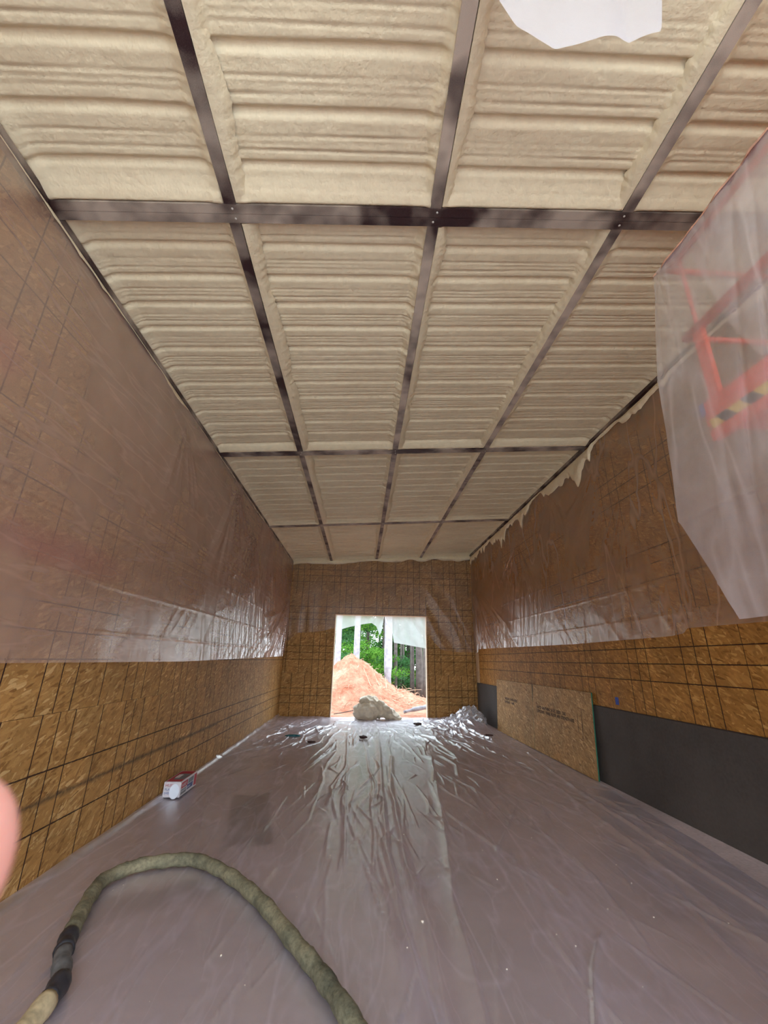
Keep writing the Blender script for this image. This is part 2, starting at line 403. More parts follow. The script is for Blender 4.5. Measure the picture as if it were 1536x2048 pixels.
# wall behind the camera, almost all of it an opening
wall_back = mesh('wall_back', boxv((XL-.18, YB-.15, 0), (XL+.25, YB, 5.3)) + boxv((XR-.25, YB-.15, 0), (XR+.2, YB, 5.3)) + boxv((XL+.25, YB-.15, 4.45), (XR-.25, YB, 5.3)),
                 [tuple(i+8*k for i in f) for k in range(3) for f in BOXF], M_lumber)
tag(wall_back, 'wall behind the viewer with its wide door open', kind='structure')

# ------------------------------------------------------------ foam ceiling
xs = list(np.arange(XL-.02, XR+.03, .05))
for xj in XJ: xs += list(np.arange(xj-.17, xj+.18, .0125))
xs = np.array(sorted(set(np.round(xs, 4))))
ys = np.arange(YB, YF+.02, .0125)
Y, X = np.meshgrid(ys, xs, indexing='ij')
u = np.mod(Y-2.655+.02+.012*(vn(X*1.2, Y*.7, 5)-.5), .306)/.306      # 0 = start of bright face
def bumpf(u, c, w): d = np.abs(u-c); d = np.minimum(d, 1-d); return np.clip(1-d/w, 0, 1)
rib = np.where(u > .88, sstep((u-.90)/.07), np.where(u < .16, 1-sstep(u/.16), 0))*.034
minor = .010*sstep(bumpf(u, .45, .035)) + .011*sstep(bumpf(u, .72, .035)) + .006*sstep(bumpf(u, .58, .025))
seed_bay = np.floor((Y+1.59)/3.9)*7 + np.floor((X+5)/1.5)
lump = .010*(fbm(X*1.5, Y*3, 11)-.5) + .005*(fbm(X*9, Y*9, 15)-.5) + .004*(fbm(X*3, Y*26, 19)-.5)
up = FOAM_UP + rib*(.8+.5*vn(X*.9, Y*.9, 22)) + minor*(.4+1.2*vn(X*2, Y*6, 23)) + lump
# fillets: foam swells down against beams and joists
for yb in YBEAM + (YF+.07,):
    d = (yb-.07)-Y
    f = sstep(1-d/(.17+.03*vn(X*2, Y*0, 41)))*(d > 0)
    up = up*(1-f) + f*(.008+.0*X)
    d2 = Y-(yb+.07); f2 = sstep(1-d2/.05)*(d2 > 0); up = up*(1-f2*.35)
    ins = (np.abs(Y-yb) <= .071); up = np.where(ins, .03, up)
for j, xj in enumerate(XJ):
    d = np.abs(X-xj)-.045
    rough = fbm(X*12, Y*12, 50+j)
    wdt = .055+.07*vn(X*0+j*9, Y*2.3, 60)*np.where(X > xj, 1.0, .8)
    f = sstep(1-d/wdt)*(d > 0)
    depth = (.35+.5*rough)
    up = up*(1-f*depth); up = np.where(d <= 0, .03, up)
    g = np.exp(-((d-.06)/.035)**2)*(d > 0); up = up - g*.018*np.clip(rough*2-.8, 0, 1.5)
for xe in (XL, XR):
    d = np.abs(X-xe); f = sstep(1-(d-.07)/.08)*(d > .0); up = up*(1-.55*f)
P = np.stack([X, Y, Hc(X)+up], -1)
ceiling = grid('ceiling', P[:, ::-1], M_foam); tag(ceiling, 'ribbed roof covered in cream spray foam', kind='structure')
roof = mesh('roof_deck', [(XL-.18, YB-.15, Hc(XL)+.2), (XR+.2, YB-.15, Hc(XR)+.2), (XR+.2, YF+.15, Hc(XR)+.2), (XL-.18, YF+.15, Hc(XL)+.2),
                          (XL-.18, YB-.15, Hc(XL)+.26), (XR+.2, YB-.15, Hc(XR)+.26), (XR+.2, YF+.15, Hc(XR)+.26), (XL-.18, YF+.15, Hc(XL)+.26)],
            [(0, 3, 2, 1), (4, 5, 6, 7), (0, 1, 5, 4), (1, 2, 6, 5), (2, 3, 7, 6), (3, 0, 4, 7)], M_dark)
roof['kind'] = 'structure'; roof.name = 'ceiling_deck'; roof['label'] = 'roof deck above the foam'

# ------------------------------------------------------------ steel beams, joists, channels
def cprofile(w, h, t, lip, flip):
    """closed outline of a lipped channel: x across (0..w), z up (0..h); web at x=0"""
    pts = [(0, 0), (w, 0), (w, lip), (w-t, lip), (w-t, t), (t, t), (t, h-t), (w-t, h-t), (w-t, h-lip), (w, h-lip), (w, h), (0, h)]
    return [(-x, z) for x, z in pts][::-1] if flip else pts
def channel_x(name, yweb, flip, mat, parent, x0=XL+.02, x1=XR-.02, w=.068):
    pr = cprofile(w, .075, .004, .018, flip); vs = []
    for x in (x0, x1):
        for (a, z) in pr: vs.append((x, yweb+a, Hc(x)+z))
    n = len(pr); fs = [(i, (i+1) % n, n+(i+1) % n, n+i) for i in range(n)] + [tuple(range(n))[::-1], tuple(range(n, 2*n))]
    return mesh(name, vs, fs, mat, parent)
bl = {-1.59: 'steel roof beam over the open entrance behind the viewer', 2.3188: 'nearest dark steel beam crossing the whole ceiling, widest of the cross beams',
      6.2279: 'middle steel beam crossing the ceiling, second from the viewer', 10.118: 'farthest thin dark steel beam crossing the ceiling near the end wall'}
def screw(x, y, z, parent):
    vs = []
    for r, dz in ((.009, 0), (.009, -.003), (.005, -.006)):
        vs += [(x+r*math.cos(k*math.pi/3), y+r*math.sin(k*math.pi/3), z+dz) for k in range(6)]
    fs = [(i*6+k, i*6+(k+1) % 6, (i+1)*6+(k+1) % 6, (i+1)*6+k) for i in range(2) for k in range(6)] + [tuple(range(12, 18))]
    mesh('screw', vs, fs, M_screw, parent)
M_screw = plain('screw_zinc', (.7, .66, .6), .4, metal=.3)
for yb in YBEAM:
    t = thing('roof_beam', bl[yb], 'beam', (0, yb, Hc(0)))
    channel_x('steel_channel', yb-.0015, True, M_steel, t); channel_x('steel_channel', yb+.0015, False, M_steel, t)
    if yb > 0:
        for xj in XJ:
            for s in (-.04, .035): screw(xj+R.uniform(-.015, .02), yb+s, Hc(xj)-.0005, t)
jn = ('left', 'middle', 'right'); bays = ('over the viewer', 'in the second ceiling bay', 'in the third ceiling bay', 'in the last bay by the end wall')
for j, xj in enumerate(XJ):
    for k in range(4):
        y0 = YBEAM[k]+.07; y1 = (YBEAM[k+1]-.07) if k < 3 else YF-.005
        t = thing('roof_joist', '%s lengthwise steel joist %s, dusted with foam' % (jn[j], bays[k]), 'joist', (xj, (y0+y1)/2, Hc(xj)))
        pr = cprofile(.085, .075, .004, .018, False); z0 = Hc(xj)+.002
        ds = R.uniform(-.006, .006); pr = [(a-.0425+ds, z) for a, z in pr]
        if j == 2: pr = [(-a, z) for a, z in pr][::-1]
        n = len(pr); vs = [(xj+a, y, z0+z) for y in (y1, y0) for a, z in pr]
        fs = [(i, (i+1) % n, n+(i+1) % n, n+i) for i in range(n)] + [tuple(range(n))[::-1], tuple(range(n, 2*n))]
        mt = M_steel_dark if (j == 0 and k in (0, 1)) else (M_steel_dusty if j == 2 or (j == 1 and k in (0, 1)) else M_steel)
        mesh('steel_channel', vs, fs, mt, t)
        # foam overspray clinging to the joist side, in an uneven run of beads
        sd = 1 if j < 2 else -1
        nyy = int((y1-y0)/.02); yy = np.linspace(y0+.01, y1-.01, nyy)
        prof = []
        for ii, y in enumerate(yy):
            w_ = (.020 if j == 0 else .012)+.022*float(vn(np.array(y*3.+j*17), np.array(k*3.3), 77)) + .006*R.random()
            h_ = .012 + .03*float(vn(np.array(y*5.+j*11), np.array(k*2.3), 78))
            xx = xj+sd*.0435
            prof.append([(xx, y, z0+h_*.15), (xx+sd*w_*1.2, y, z0+h_*.3), (xx+sd*(w_*1.9+.01), y, z0+.03), (xx+sd*(w_*2.4+.02), y, z0+.08)])
        pa = np.array(prof)
        if sd < 0: pa = pa[:, ::-1]
        grid('foam_bead', pa[::-1], M_foam, t)
for side, X0, lab in (('left', XL, 'dark eave channel along the top of the left wall'), ('right', XR, 'dark eave channel along the top of the right wall')):
    s = 1 if side == 'left' else -1
    t = thing('eave_channel', lab, 'beam', (X0, 6, Hc(X0)))
    for k in range(4):
        y0 = YBEAM[k]+.075; y1 = (YBEAM[k+1]-.075) if k < 3 else YF-.01
        a, b = sorted((X0+s*.002, X0+s*.07))
        vs = boxv((a, y0, Hc(X0)-.02), (b, y1, Hc(X0)+.03)); mesh('channel_length', vs, BOXF, M_steel_dark, t)

# ------------------------------------------------------------ plastic sheets on the walls
def wall_sheet(name, X0, s, y0, y1, zt, zbf, mat, label, fans, creases, seed, n=(900, 240)):
    ys_ = np.linspace(y0, y1, n[0]); vv = np.linspace(0, 1, n[1])
    Yg, V = np.meshgrid(ys_, vv, indexing='ij')
    ZB = zbf(Yg); ZT = zt + 0*Yg + .02*(ridge(Yg*4, Yg*0, seed+9)-.6)
    Z = ZT + (ZB-ZT)*V
    off = .035 + .05*sstep(V*1.3)*fbm(Yg*.35, Z*.5, seed, 2) + .035*(fbm(Yg*1.1, Z*.9, seed+3)-.3)
    # long soft vertical pleats
    off += .012*ridge(Yg*3.0+.8*Z*fbm(Yg*.3, Z*.4, seed+4), Z*.5, seed+5)*sstep((Yg-5)/4)
    off += .011*ridge(Yg*9+2.2*Z, Z*1.1, seed+6)**2*sstep((Yg-4)/5)*(.4+.9*fbm(Yg*.6, Z*.9, seed+13))
    off += .007*ridge(Yg*4.2-3.5*Z, Z*1.9, seed+14)**3*sstep((2.9-Z)/1.0)*sstep((Yg-3)/4)
    for (cy, cz, a0, a1, ln, k, amp) in fans:      # pleats radiating from a tack point
        dy = Yg-cy; dz = cz-Z; r = np.hypot(dy, dz)+1e-4; ang = np.arctan2(dy, dz)
        win = sstep((ang-a0)/.15)*sstep((a1-ang)/.15)*sstep(r/.25)*sstep((ln-r)/(ln*.6))
        off += amp*win*np.clip(ridge(ang*k*.35, r*.35+cy, seed+8)**2 + .4*ridge(ang*k*.9, r*.6+cy, seed+12)**2, 0, 1.3)
    for (za, zb_, amp) in creases:                 # fold lines from the roll
        zc = za + (zb_-za)*(Yg-y0)/(y1-y0) + .012*(vn(Yg*.8, Yg*0+za, seed+7)-.5)
        off += amp*np.clip(1-np.abs(Z-zc)/.014, 0, 1)
    off = np.maximum(off, .012)
    P = np.stack([X0+s*off, Yg + .01*(fbm(Z*2, Yg, seed+11)-.5), Z], -1)
    o = grid(name, P if s < 0 else P[:, ::-1], mat)
    tag(o, label, 'plastic sheet'); return o
def zb_left(y): return np.interp(y, [-1.5, 3, 6, 9.9, 13.2, 13.75, 14.05], [1.60, 1.60, 1.60, 1.66, 1.72, 1.80, 2.3])
SHL = wall_sheet('plastic_sheet', XL+.01, 1, -1.5, 14.05, HL-.01, zb_left, M_film_left, 'large hazy plastic sheet hanging over the upper left wall',
           [(7.2, 4.6, -.6, 1.3, 2.6, 34, .045), (4.9, 4.5, -.4, .9, 1.6, 34, .02), (10.2, 4.6, -.9, .9, 2.4, 30, .04), (13.6, 3.4, -1.35, -.1, 5.5, 26, .06), (8.5, 4.2, -.9, 1.0, 2.2, 30, .03), (12.6, 4.4, -1.2, .6, 1.9, 24, .02)],
           [(3.08, 3.08, .006), (3.62, 3.5, .005), (2.22, 2.3, .007), (1.82, 1.9, .006), (4.12, 4.0, .005), (2.7, 2.75, .004)], 100, (800, 210))
def zb_right(y): return np.interp(y, [-1.5, 3.5, 4.7, 4.78, 5.0, 7.5, 11.7, 13.3, 13.35, 14.0], [2.08, 2.05, 2.06, 2.01, 1.99, 1.98, 2.02, 2.03, 1.93, 1.92])
SHR = wall_sheet('plastic_sheet', XR-.01, -1, -1.5, 14.05, HR-.06, zb_right, M_film_right, 'clearer plastic sheet hanging over the upper right wall',
           [(13.5, 3.9, -1.25, .1, 5.2, 22, .07), (6.0, 4.7, -.9, 1.2, 2.2, 16, .025), (7.6, 4.8, -.7, .9, 1.7, 18, .03), (9.6, 4.4, -1.0, 1.2, 1.9, 20, .03), (5.2, 4.3, -.2, 1.4, 2.6, 14, .025), (11.5, 4.6, -.6, .6, 1.2, 20, .03)],
           [(2.25, 2.2, .006), (2.65, 2.6, .005), (3.1, 3.05, .005), (3.75, 3.7, .005)], 140, (800, 210))
# foam smeared over the top hem of both sheets
def hem(name, X0, s, zt, label, seed, amp):
    yy = np.arange(-1.5, 14.0, .012); rows_ = []
    drop = np.clip(fbm(yy*1.1, yy*0, seed)*2-.5, .05, 1)*amp*(.25+.9*ridge(yy*3.2, yy*0, seed+1)**2+.25*vn(yy*15, yy*0, seed+3)) + .012
    for v in (0, .15, .4, .7, .9, 1.0):
        o = (.016+amp*.09*np.sin(v*math.pi)**.7*(.6+.8*vn(yy*5, yy*0+v*3, seed+2)))
        rows_.append(np.stack([X0+s*(o + .03), yy, zt-drop*v], -1))
    P = np.stack(rows_, 1)
    o = grid(name, P if s < 0 else P[:, ::-1], M_foam, SHR if s < 0 else SHL); o['label'] = label
hem('foam_rim', XL+.01, 1, HL-.012, 'thin ragged foam rim along the top of the left plastic sheet', 201, .035)
hem('foam_rim', XR-.01, -1, HR-.055, 'scalloped foam lumps along the top of the right plastic sheet', 221, .42)
# foam rim along the far gable
xx = np.arange(XL, XR, .02); dr = .04+.07*np.clip(vn(xx*2.5, xx*0, 240)*1.6-.3, 0, 1)+.12*sstep((xx-1.6)/1.5)*vn(xx*4, xx*0, 241)
P = np.stack([np.stack([xx, YF-.01-.05*math.sin(v*math.pi)-.004+0*xx, Hc(xx)+.06-(dr+.06)*v], -1) for v in (0, .2, .5, .8, 1)], 1)
grid('foam_rim', P, M_foam, ceiling)['label'] = 'foam rim along the top of the far end wall'

def far_sheet(name, x0, x1, ztf, zbf, Y0, mat, label, seed, n=(160, 90), amp=.03, slant=0.0, cat='plastic sheet'):
    xs_ = np.linspace(x0, x1, n[0]); vv = np.linspace(0, 1, n[1]); Xg, V = np.meshgrid(xs_, vv, indexing='ij')
    ZT = ztf(Xg); Z = ZT + (zbf(Xg)-ZT)*V
    off = .012 + amp*ridge(Xg*2.2+slant*(ZT-Z), Z*.4, seed) + amp*.6*ridge(Xg*5+slant*2*(ZT-Z), Z*.7, seed+1)*V + amp*.5*fbm(Xg*2, Z*2, seed+2)
    P = np.stack([Xg, Y0-off, Z], -1); return tag(grid(name, P, mat), label, cat)
far_sheet('plastic_sheet', XL+.1, DL-.005, lambda x: Hc(x)-.05, lambda x: np.interp(x, [XL, -1.95, -1.25, DL], [2.1, 2.45, 2.50, 2.62]), YF, M_film_far, 'thin clear plastic over the far wall left of the doorway', 300)
far_sheet('plastic_sheet', DL-.005, DR+.005, lambda x: Hc(x)-.05, lambda x: 0*x+DT+.005, YF, M_film_far, 'thin clear plastic over the far wall above the doorway', 310)
far_sheet('plastic_sheet', DR+.005, XR-.08, lambda x: Hc(x)-.05, lambda x: np.interp(x, [DR, 2.6, 3.1, XR], [2.5, 2.0, 1.95, 1.95]), YF, M_film_far, 'thin clear plastic over the far wall right of the doorway', 320, slant=-1.2, amp=.04)
far_sheet('door_plastic', DL+.015, .76, lambda x: 0*x+DT-.024, lambda x: np.interp(x, [DL, -.36, 0, .35, .5, .62, .68, .73, .76], [2.52, 2.66, 2.74, 2.80, 2.70, 2.42, 2.55, 2.85, 3.02]), YF+.12, M_film_door, 'backlit white plastic flap across the upper left of the doorway', 330, amp=.05, slant=.8)
far_sheet('door_plastic', .79, DR-.015, lambda x: 0*x+DT-.024, lambda x: np.interp(x, [.79, .92, 1.03, 1.08, 1.28, DR], [3.0, 2.72, 2.50, 2.20, 2.17, 2.04]), YF+.12, M_film_door, 'backlit white plastic flap hanging low in the upper right of the doorway', 340, amp=.06, slant=-1.4)

# ------------------------------------------------------------ plastic on the floor
rng = np.random.RandomState(5)
ysf = np.concatenate([np.arange(-.9, 2.4, .06), np.arange(2.4, 6, .014), np.arange(6, 14.25, .016)])
xsf = np.arange(XL+.012, 3.75, .0125)
Yf, Xf = np.meshgrid(ysf, xsf, indexing='ij')
right_edge = np.interp(Yf, [-1, 2.5, 3.98, 4.85, 5.88, 7.0, 7.6, 9.5, 12, 13.2, 14.3], [3.2, 3.25, 3.30, 3.42, 3.50, 3.60, 3.55, 3.54, 3.50, 3.3, 3.1])
Z = .006 + .006*fbm(Xf*1.2, Yf*1.0, 400) + .0015*fbm(Xf*10, Yf*6, 405)
def fold(pts, w, h, side=1.0, tip=.5):
    """a crease that runs along a line of (x, y) points on the floor, from far to near"""
    global Z
    pts = sorted(pts, key=lambda p: p[1]); py = np.array([p[1] for p in pts]); px = np.array([p[0] for p in pts])
    i0, i1 = np.searchsorted(ysf, py[0]), np.searchsorted(ysf, py[-1])
    if i1-i0 < 2: return
    yv = ysf[i0:i1]; xc = np.interp(yv, py, px) + .02*(vn(yv*2.2, yv*0+px[0]*7, 431)-.5)
    env = np.clip((yv-py[0])/tip, 0, 1)*np.clip((py[-1]-yv)/tip, 0, 1); env = sstep(env)
    d = (Xf[i0:i1]-xc[:, None])/w
    wl = np.where(d*side > 0, .45, 1.3)
    Z[i0:i1] += h*env[:, None]*np.exp(-np.abs(d/wl)**1.6)*(.75+.5*vn(yv*3, yv*0+px[0]*3, 433))[:, None]
fold([(.50, 13.5), (.5, 11.1), (.37, 6.7), (.32, 4.7), (.33, 3.56), (.43, 2.5), (.5, .5)], .045, .045)
fold([(.66, 9.0), (.49, 6.9), (.45, 4.26), (.50, 3.56), (.47, 2.5), (.45, .5)], .038, .036, -1)
fold([(.1, 12), (.23, 7.2), (.23, 4.7), (.3, 3.4)], .02, .016, -1)
fold([(-.22, 11.5), (-.1, 5.37), (-.05, 4.2)], .02, .018)
fold([(1.4, 9.0), (1.08, 6.24), (.9, 4.8), (.75, 3.87), (.65, 2.5), (.6, 0)], .035, .028)
fold([(1.7, 3.54), (1.4, 3.1), (1.15, 2.6), (.8, 1.5)], .03, .034, -1, .3)
fold([(2.11, 6.25), (1.6, 5.2), (1.21, 4.43)], .015, .012, 1, .4)
fold([(3.0, 11.5), (2.9, 8.5), (2.77, 5.53), (2.6, 3.26), (2.4, 1.5)], .04, .032)
fold([(3.35, 9.5), (3.06, 6.71), (2.96, 3.64), (2.8, 1.5)], .035, .026, -1)
fold([(3.3, 6.5), (3.15, 4.6), (3.0, 2.5)], .03, .02, 1)
fold([(2.2, 8.5), (1.9, 6.3), (2.0, 4.2), (1.8, 3.0)], .02, .012, 1)
fold([(-1.9, 6.5), (-1.5, 5.0), (-1.25, 4.1)], .02, .010, 1)
fold([(-.48, 7.5), (-.48, 5.5), (-.7, 4.6)], .012, .010)
fold([(-2.0, 5.2), (-1.9, 3.5), (-1.6, 2.2)], .03, .012)
for k in range(260):
    y1 = rng.uniform(6.2, 13.8); ln = rng.uniform(.5, 2.6); x = rng.uniform(-2.0, 3.3); conv = (x-.6)*.18*rng.uniform(.3, 1.6)
    if x < -.6 and y1 < 9.5 and rng.rand() < .75: continue
    bend = rng.uniform(-.18, .18)
    fold([(x, y1), (x+conv*ln/3+bend, y1-ln*.5), (x+conv*ln/1.5+rng.uniform(-.15, .15), y1-ln)], rng.uniform(.008, .026), rng.uniform(.008, .032)*(.6+.055*(y1-6)), rng.choice([-1, 1]), .3)
for k in range(130):
    y1 = rng.uniform(2.6, 7.0); ln = rng.uniform(.3, 1.5); x = rng.uniform(-2.1, 3.2)
    fold([(x, y1), (x+rng.uniform(-.35, .35), y1-ln)], rng.uniform(.006, .018), rng.uniform(.004, .016), rng.choice([-1, 1]), .25)
cr = sstep((Yf-8)/4.5)*(.35+.65*sstep((Xf-.8)/1.6)+.3*sstep((-1.2-Xf)/.8))
Z += cr*(.035*ridge(Xf*3.2+.5*Yf, Yf*1.6, 440)**3 + .022*ridge(Xf*7-.8*Yf, Yf*3.6, 441)**3)
Z += sstep((Yf-12.4)/1.2)*.03*(ridge(Xf*2.5, Yf*2.8, 446)**2)
# heap of loose film in the far right corner
cx, cyy = 2.95, 12.4
hp = np.exp(-((Xf-cx)/.42)**2-((Yf-cyy)/1.1)**2)
Z += hp*(.10+.12*ridge(Xf*4, Yf*3, 450)**2)
# the sheet turns up at the left wall and under the leaning boards
Z += .05*sstep((XL+.075-Xf)/.06)*sstep((Yf-2)/1) + .02*sstep((XL+.4-Xf)/.4)*fbm(Xf*3, Yf*2, 460)
Z += .035*sstep((Xf-(right_edge-.22))/.2)*fbm(Xf*2, Yf*1.7, 470)*sstep((Yf-4.5)/2)
Z = np.where(Yf > YF-.1, Z*.7, Z)
keep = (Xf < right_edge+.03*(fbm(Yf*1.5, Yf*0, 480)-.5)) & (Yf < YF+.05+.1*(fbm(Xf*2, Xf*0, 482)-.5))
fs_ = grid('plastic_floor_sheet', np.stack([Xf, Yf, Z], -1)[:, ::-1], M_film_floor, keep=keep[:, ::-1])
tag(fs_, 'wrinkled translucent plastic sheeting spread over the whole concrete floor', 'plastic sheet')
def floor_z(x, y): return float(Z[np.argmin(np.abs(ysf-y)), np.argmin(np.abs(xsf-x))])

# ------------------------------------------------------------ spray foam hose
HP = [(-1.30, 1.2), (-1.42, 2.3), (-1.45, 2.71), (-1.48, 2.94), (-1.59, 3.13), (-1.67, 3.31), (-1.72, 3.46), (-1.82, 3.78), (-1.86, 4.05), (-1.74, 4.26), (-1.55, 4.35), (-1.33, 4.37),
      (-1.11, 4.24), (-.84, 3.98), (-.58, 3.65), (-.33, 3.26), (-.15, 2.98), (.01, 2.69), (.2, 2.3), (.5, 1.6)]
hz = .05
cl = catmull([(x, y, hz+.016) for x, y in HP], 10)
def mk_hose():
    t = NT('hose_jacket'); c = t.co(); n = t.noise(c, 5, 4, .6); n2 = t.noise(c, 38, 4, .7)
    col = t.ramp(n, (.3, (.09, .09, .062)), (.5, (.20, .19, .125)), (.72, (.31, .28, .18)))
    col = t.mix(1, col, t.ramp(n2, (.3, .6), (.6, 1.1)), 'MULTIPLY')
    t.pbr(col, .85, t.bump(n2, .6, .006), spec=.2); return t.m
M_hose = mk_hose(); M_tape = plain('black_tape', (.025, .027, .035), .45, .3); M_hose_tan = plain('tan_wrap', (.52, .43, .26), .8, .25, 25); M_hose_grey = plain('grey_wrap', (.12, .12, .12), .8, .3, 25)
hose = thing('foam_hose', 'thick olive grey spray foam hose looping over the floor plastic', 'hose', (-1.3, 4.3, 0))
rad = [.047*(1+.07*math.sin(i*.9)+.05*R.uniform(-1, 1)) for i in range(len(cl))]
def seg_t(a, b, name, mat, k=1.0, parent=hose):
    return tube(name, cl[a:b+1], [rad[i]*k for i in range(a, b+1)], mat, parent, 14, True, .03)
seg_t(0, 24, 'tan_end_wrap', M_hose_tan, 1.04)
seg_t(24, 31, 'tape_band', M_tape, 1.06)
seg_t(31, 43, 'grey_sleeve', M_hose_grey, .98)
seg_t(43, 53, 'tape_band', M_tape, 1.06)
seg_t(53, len(cl)-1, 'jacket', M_hose)

# ------------------------------------------------------------ leaning osb boards on the right
def mk_board(name, y0, y1, label):
    t = thing(name, label, 'board', (3.63, (y0+y1)/2, 0))
    x_b, x_t, h, th = 3.615, 3.672, 1.235, .018
    def pt(x, y, z): return (x, y, z)
    vs = []
    for (y, ) in ((y0,), (y1,)):
        vs += [(x_b, y, .012), (x_b+th, y, .012), (x_t+th, y, h), (x_t, y, h)]
    fs = [(0, 1, 2, 3), (7, 6, 5, 4), (0, 4, 5, 1), (1, 5, 6, 2), (2, 6, 7, 3), (3, 7, 4, 0)]
    uv = [(v[1], v[2]) for v in vs]
    mesh('panel', vs, fs, mats=[M_osb_board, M_green], fmat=[1, 1, 1, 0, 1, 0], parent=t, uv=uv)
    return t
M_green = plain('green_edge_paint', (.02, .14, .075), .6)
b1 = mk_board('osb_board', 7.10, 9.535, 'nearer osb floor board with green edges leaning on the concrete wall')
b2 = mk_board('osb_board', 9.545, 12.0, 'farther osb floor board leaning on the wall behind the nearer one')
def board_x(z): return 3.615 + (3.672-3.615)*(z-.012)/(1.235-.012)
M_ink = plain('stamp_ink', (.06, .03, .015), .8)
def text(body, size, loc, rot, mat, parent, name='lettering', ext=.0004, xs=1.0, align='LEFT', bold=0.0):
    c = bpy.data.curves.new(name, 'FONT'); c.body = body; c.size = size; c.extrude = ext; c.resolution_u = 2; c.offset = size*bold
    c.align_x = align; c.materials.append(mat)
    o = bpy.data.objects.new('tmp_text', c); COL.objects.link(o)
    dg = bpy.context.evaluated_depsgraph_get(); me = bpy.data.meshes.new_from_object(o.evaluated_get(dg))
    COL.objects.unlink(o); bpy.data.objects.remove(o)
    me.transform(Matrix.Diagonal((xs, 1, 1, 1)))
    p = bpy.data.objects.new(name, me); link(p, parent)
    p.matrix_basis = Matrix.Translation(loc) @ rot.to_4x4()
    if parent: p.matrix_parent_inverse = Matrix.Translation(parent.location).inverted()
    return p
# text on a face seen from -X side: reading direction runs towards -Y
lean = math.atan2(3.672-3.615, 1.223)
RB = Matrix(((0, math.sin(lean), -math.cos(lean)), (-1, 0, 0), (0, math.cos(lean), math.sin(lean))))
def stamp(parent, y, z, lines, size, xs):
    text('\n'.join(lines), size, (board_x(z)-.0012, y, z), RB, M_ink, parent, 'stamp_print', xs=xs, bold=.03)['kind'] = 'stuff'
stamp(b1, 9.30, .80, ('RATED SHEATHING  24 OC   SIZED   T&G', 'EXPOSURE 1  PANEL FLOOR  APA  STRENGTH AXIS'), .072, .95)
stamp(b2, 11.35, .80, ('THIS SIDE DOWN RATED', 'EXPOSURE 1  PANEL'), .072, 1.05)
# thin stamped bars that bracket the print, the long score mark and the notch
def bar(parent, y0, y1, z0, z1, nm='score_mark'):
    vs = [(board_x(z0)-.0015, y0, z0), (board_x(z0)-.0015, y1, z0), (board_x(z1)-.0015, y1, z1), (board_x(z1)-.0015, y0, z1)]
    vs += [(v[0]+.003, v[1], v[2]) for v in vs]
    mesh(nm, vs, [(0, 1, 2, 3), (7, 6, 5, 4), (0, 4, 5, 1), (1, 5, 6, 2), (2, 6, 7, 3), (3, 7, 4, 0)], M_ink, parent)
bar(b1, 9.33, 9.34, .66, .90); bar(b1, 7.60, 7.61, .60, .88)
vs = []
for z, w in ((.42, .001), (.55, .006), (.7, .011), (.85, .008), (.98, .002)):
    vs += [(board_x(z)-.0016, 7.46-w, z), (board_x(z)-.0016, 7.46+w, z)]
mesh('score_mark', vs, [(2*i, 2*i+1, 2*i+3, 2*i+2) for i in range(4)], M_ink, b1)
vs = []
for z, w in ((.88, .001), (.98, .012), (1.1, .02), (1.236, .024)):
    vs += [(board_x(z)-.0016, 9.52-w, z), (board_x(z)-.0016, 9.52+w*.5, z)]
mesh('notch_gap', vs, [(2*i, 2*i+1, 2*i+3, 2*i+2) for i in range(3)], M_ink, b1)
# blue tape on the wall
M_blue = plain('blue_tape', (.02, .07, .35), .6)
bt = box('painters_tape', (XR-.006, 6.42, 1.12), (XR-.002, 6.50, 1.22), M_blue); tag(bt, 'small piece of blue tape on the right osb wall above the concrete', 'tape')

# ------------------------------------------------------------ plastic sheeting carton
M_card = plain('carton_white', (.66, .64, .68), .55, .05); M_red = plain('carton_red', (.42, .02, .05), .5, .1); M_navy = plain('carton_navy', (.03, .06, .22), .5, .1)
M_grey = plain('carton_grey', (.16, .17, .20), .5, .1); M_inkblue = plain('carton_blue_ink', (.06, .13, .38), .5, .1)
cb = thing('plastic_sheeting_carton', 'open red, white and blue plastic sheeting carton beside the left wall', 'box', (-2.2, 6.4, 0))
cb.rotation_euler = (0, 0, 0)
W_, D_, H_ = .205, .56, .165
def cbx(name, a, b, mat, par=cb): return box(name, a, b, mat, par)
X0, Y0, Z0 = -2.345, 6.16, .035
rotc = Matrix.Rotation(-.03, 3, 'Z')
carton = box('carton_body', (X0, Y0+.004, Z0), (X0+W_, Y0+D_, Z0+H_), M_card, cb, .003)
box('red_panel', (X0+.012, Y0+.03, Z0+H_+.0002), (X0+W_-.012, Y0+D_-.02, Z0+H_+.0012), M_red, cb)
box('grey_panel', (X0+.055, Y0+.12, Z0+H_+.0012), (X0+W_-.02, Y0+D_-.16, Z0+H_+.002), M_grey, cb)
box('white_panel', (X0+.045, Y0+.20, Z0+H_+.0020), (X0+.10, Y0+D_-.20, Z0+H_+.0028), M_card, cb)
xs_ = X0+W_
box('red_panel', (xs_+.0002, Y0+.03, Z0+.085), (xs_+.0012, Y0+.23, Z0+.150), M_red, cb)
box('grey_panel', (xs_+.0002, Y0+.25, Z0+.092), (xs_+.0012, Y0+.43, Z0+.145), M_grey, cb)
box('navy_panel', (xs_+.0002, Y0+.03, Z0+.02), (xs_+.0012, Y0+.20, Z0+.075), M_grey, cb)
box('navy_panel', (xs_+.0002, Y0+.22, Z0+.03), (xs_+.0012, Y0+.42, Z0+.085), M_navy, cb)
box('red_panel', (xs_+.0002, Y0+.455, Z0+.02), (xs_+.0012, Y0+.545, Z0+.150), M_red, cb)
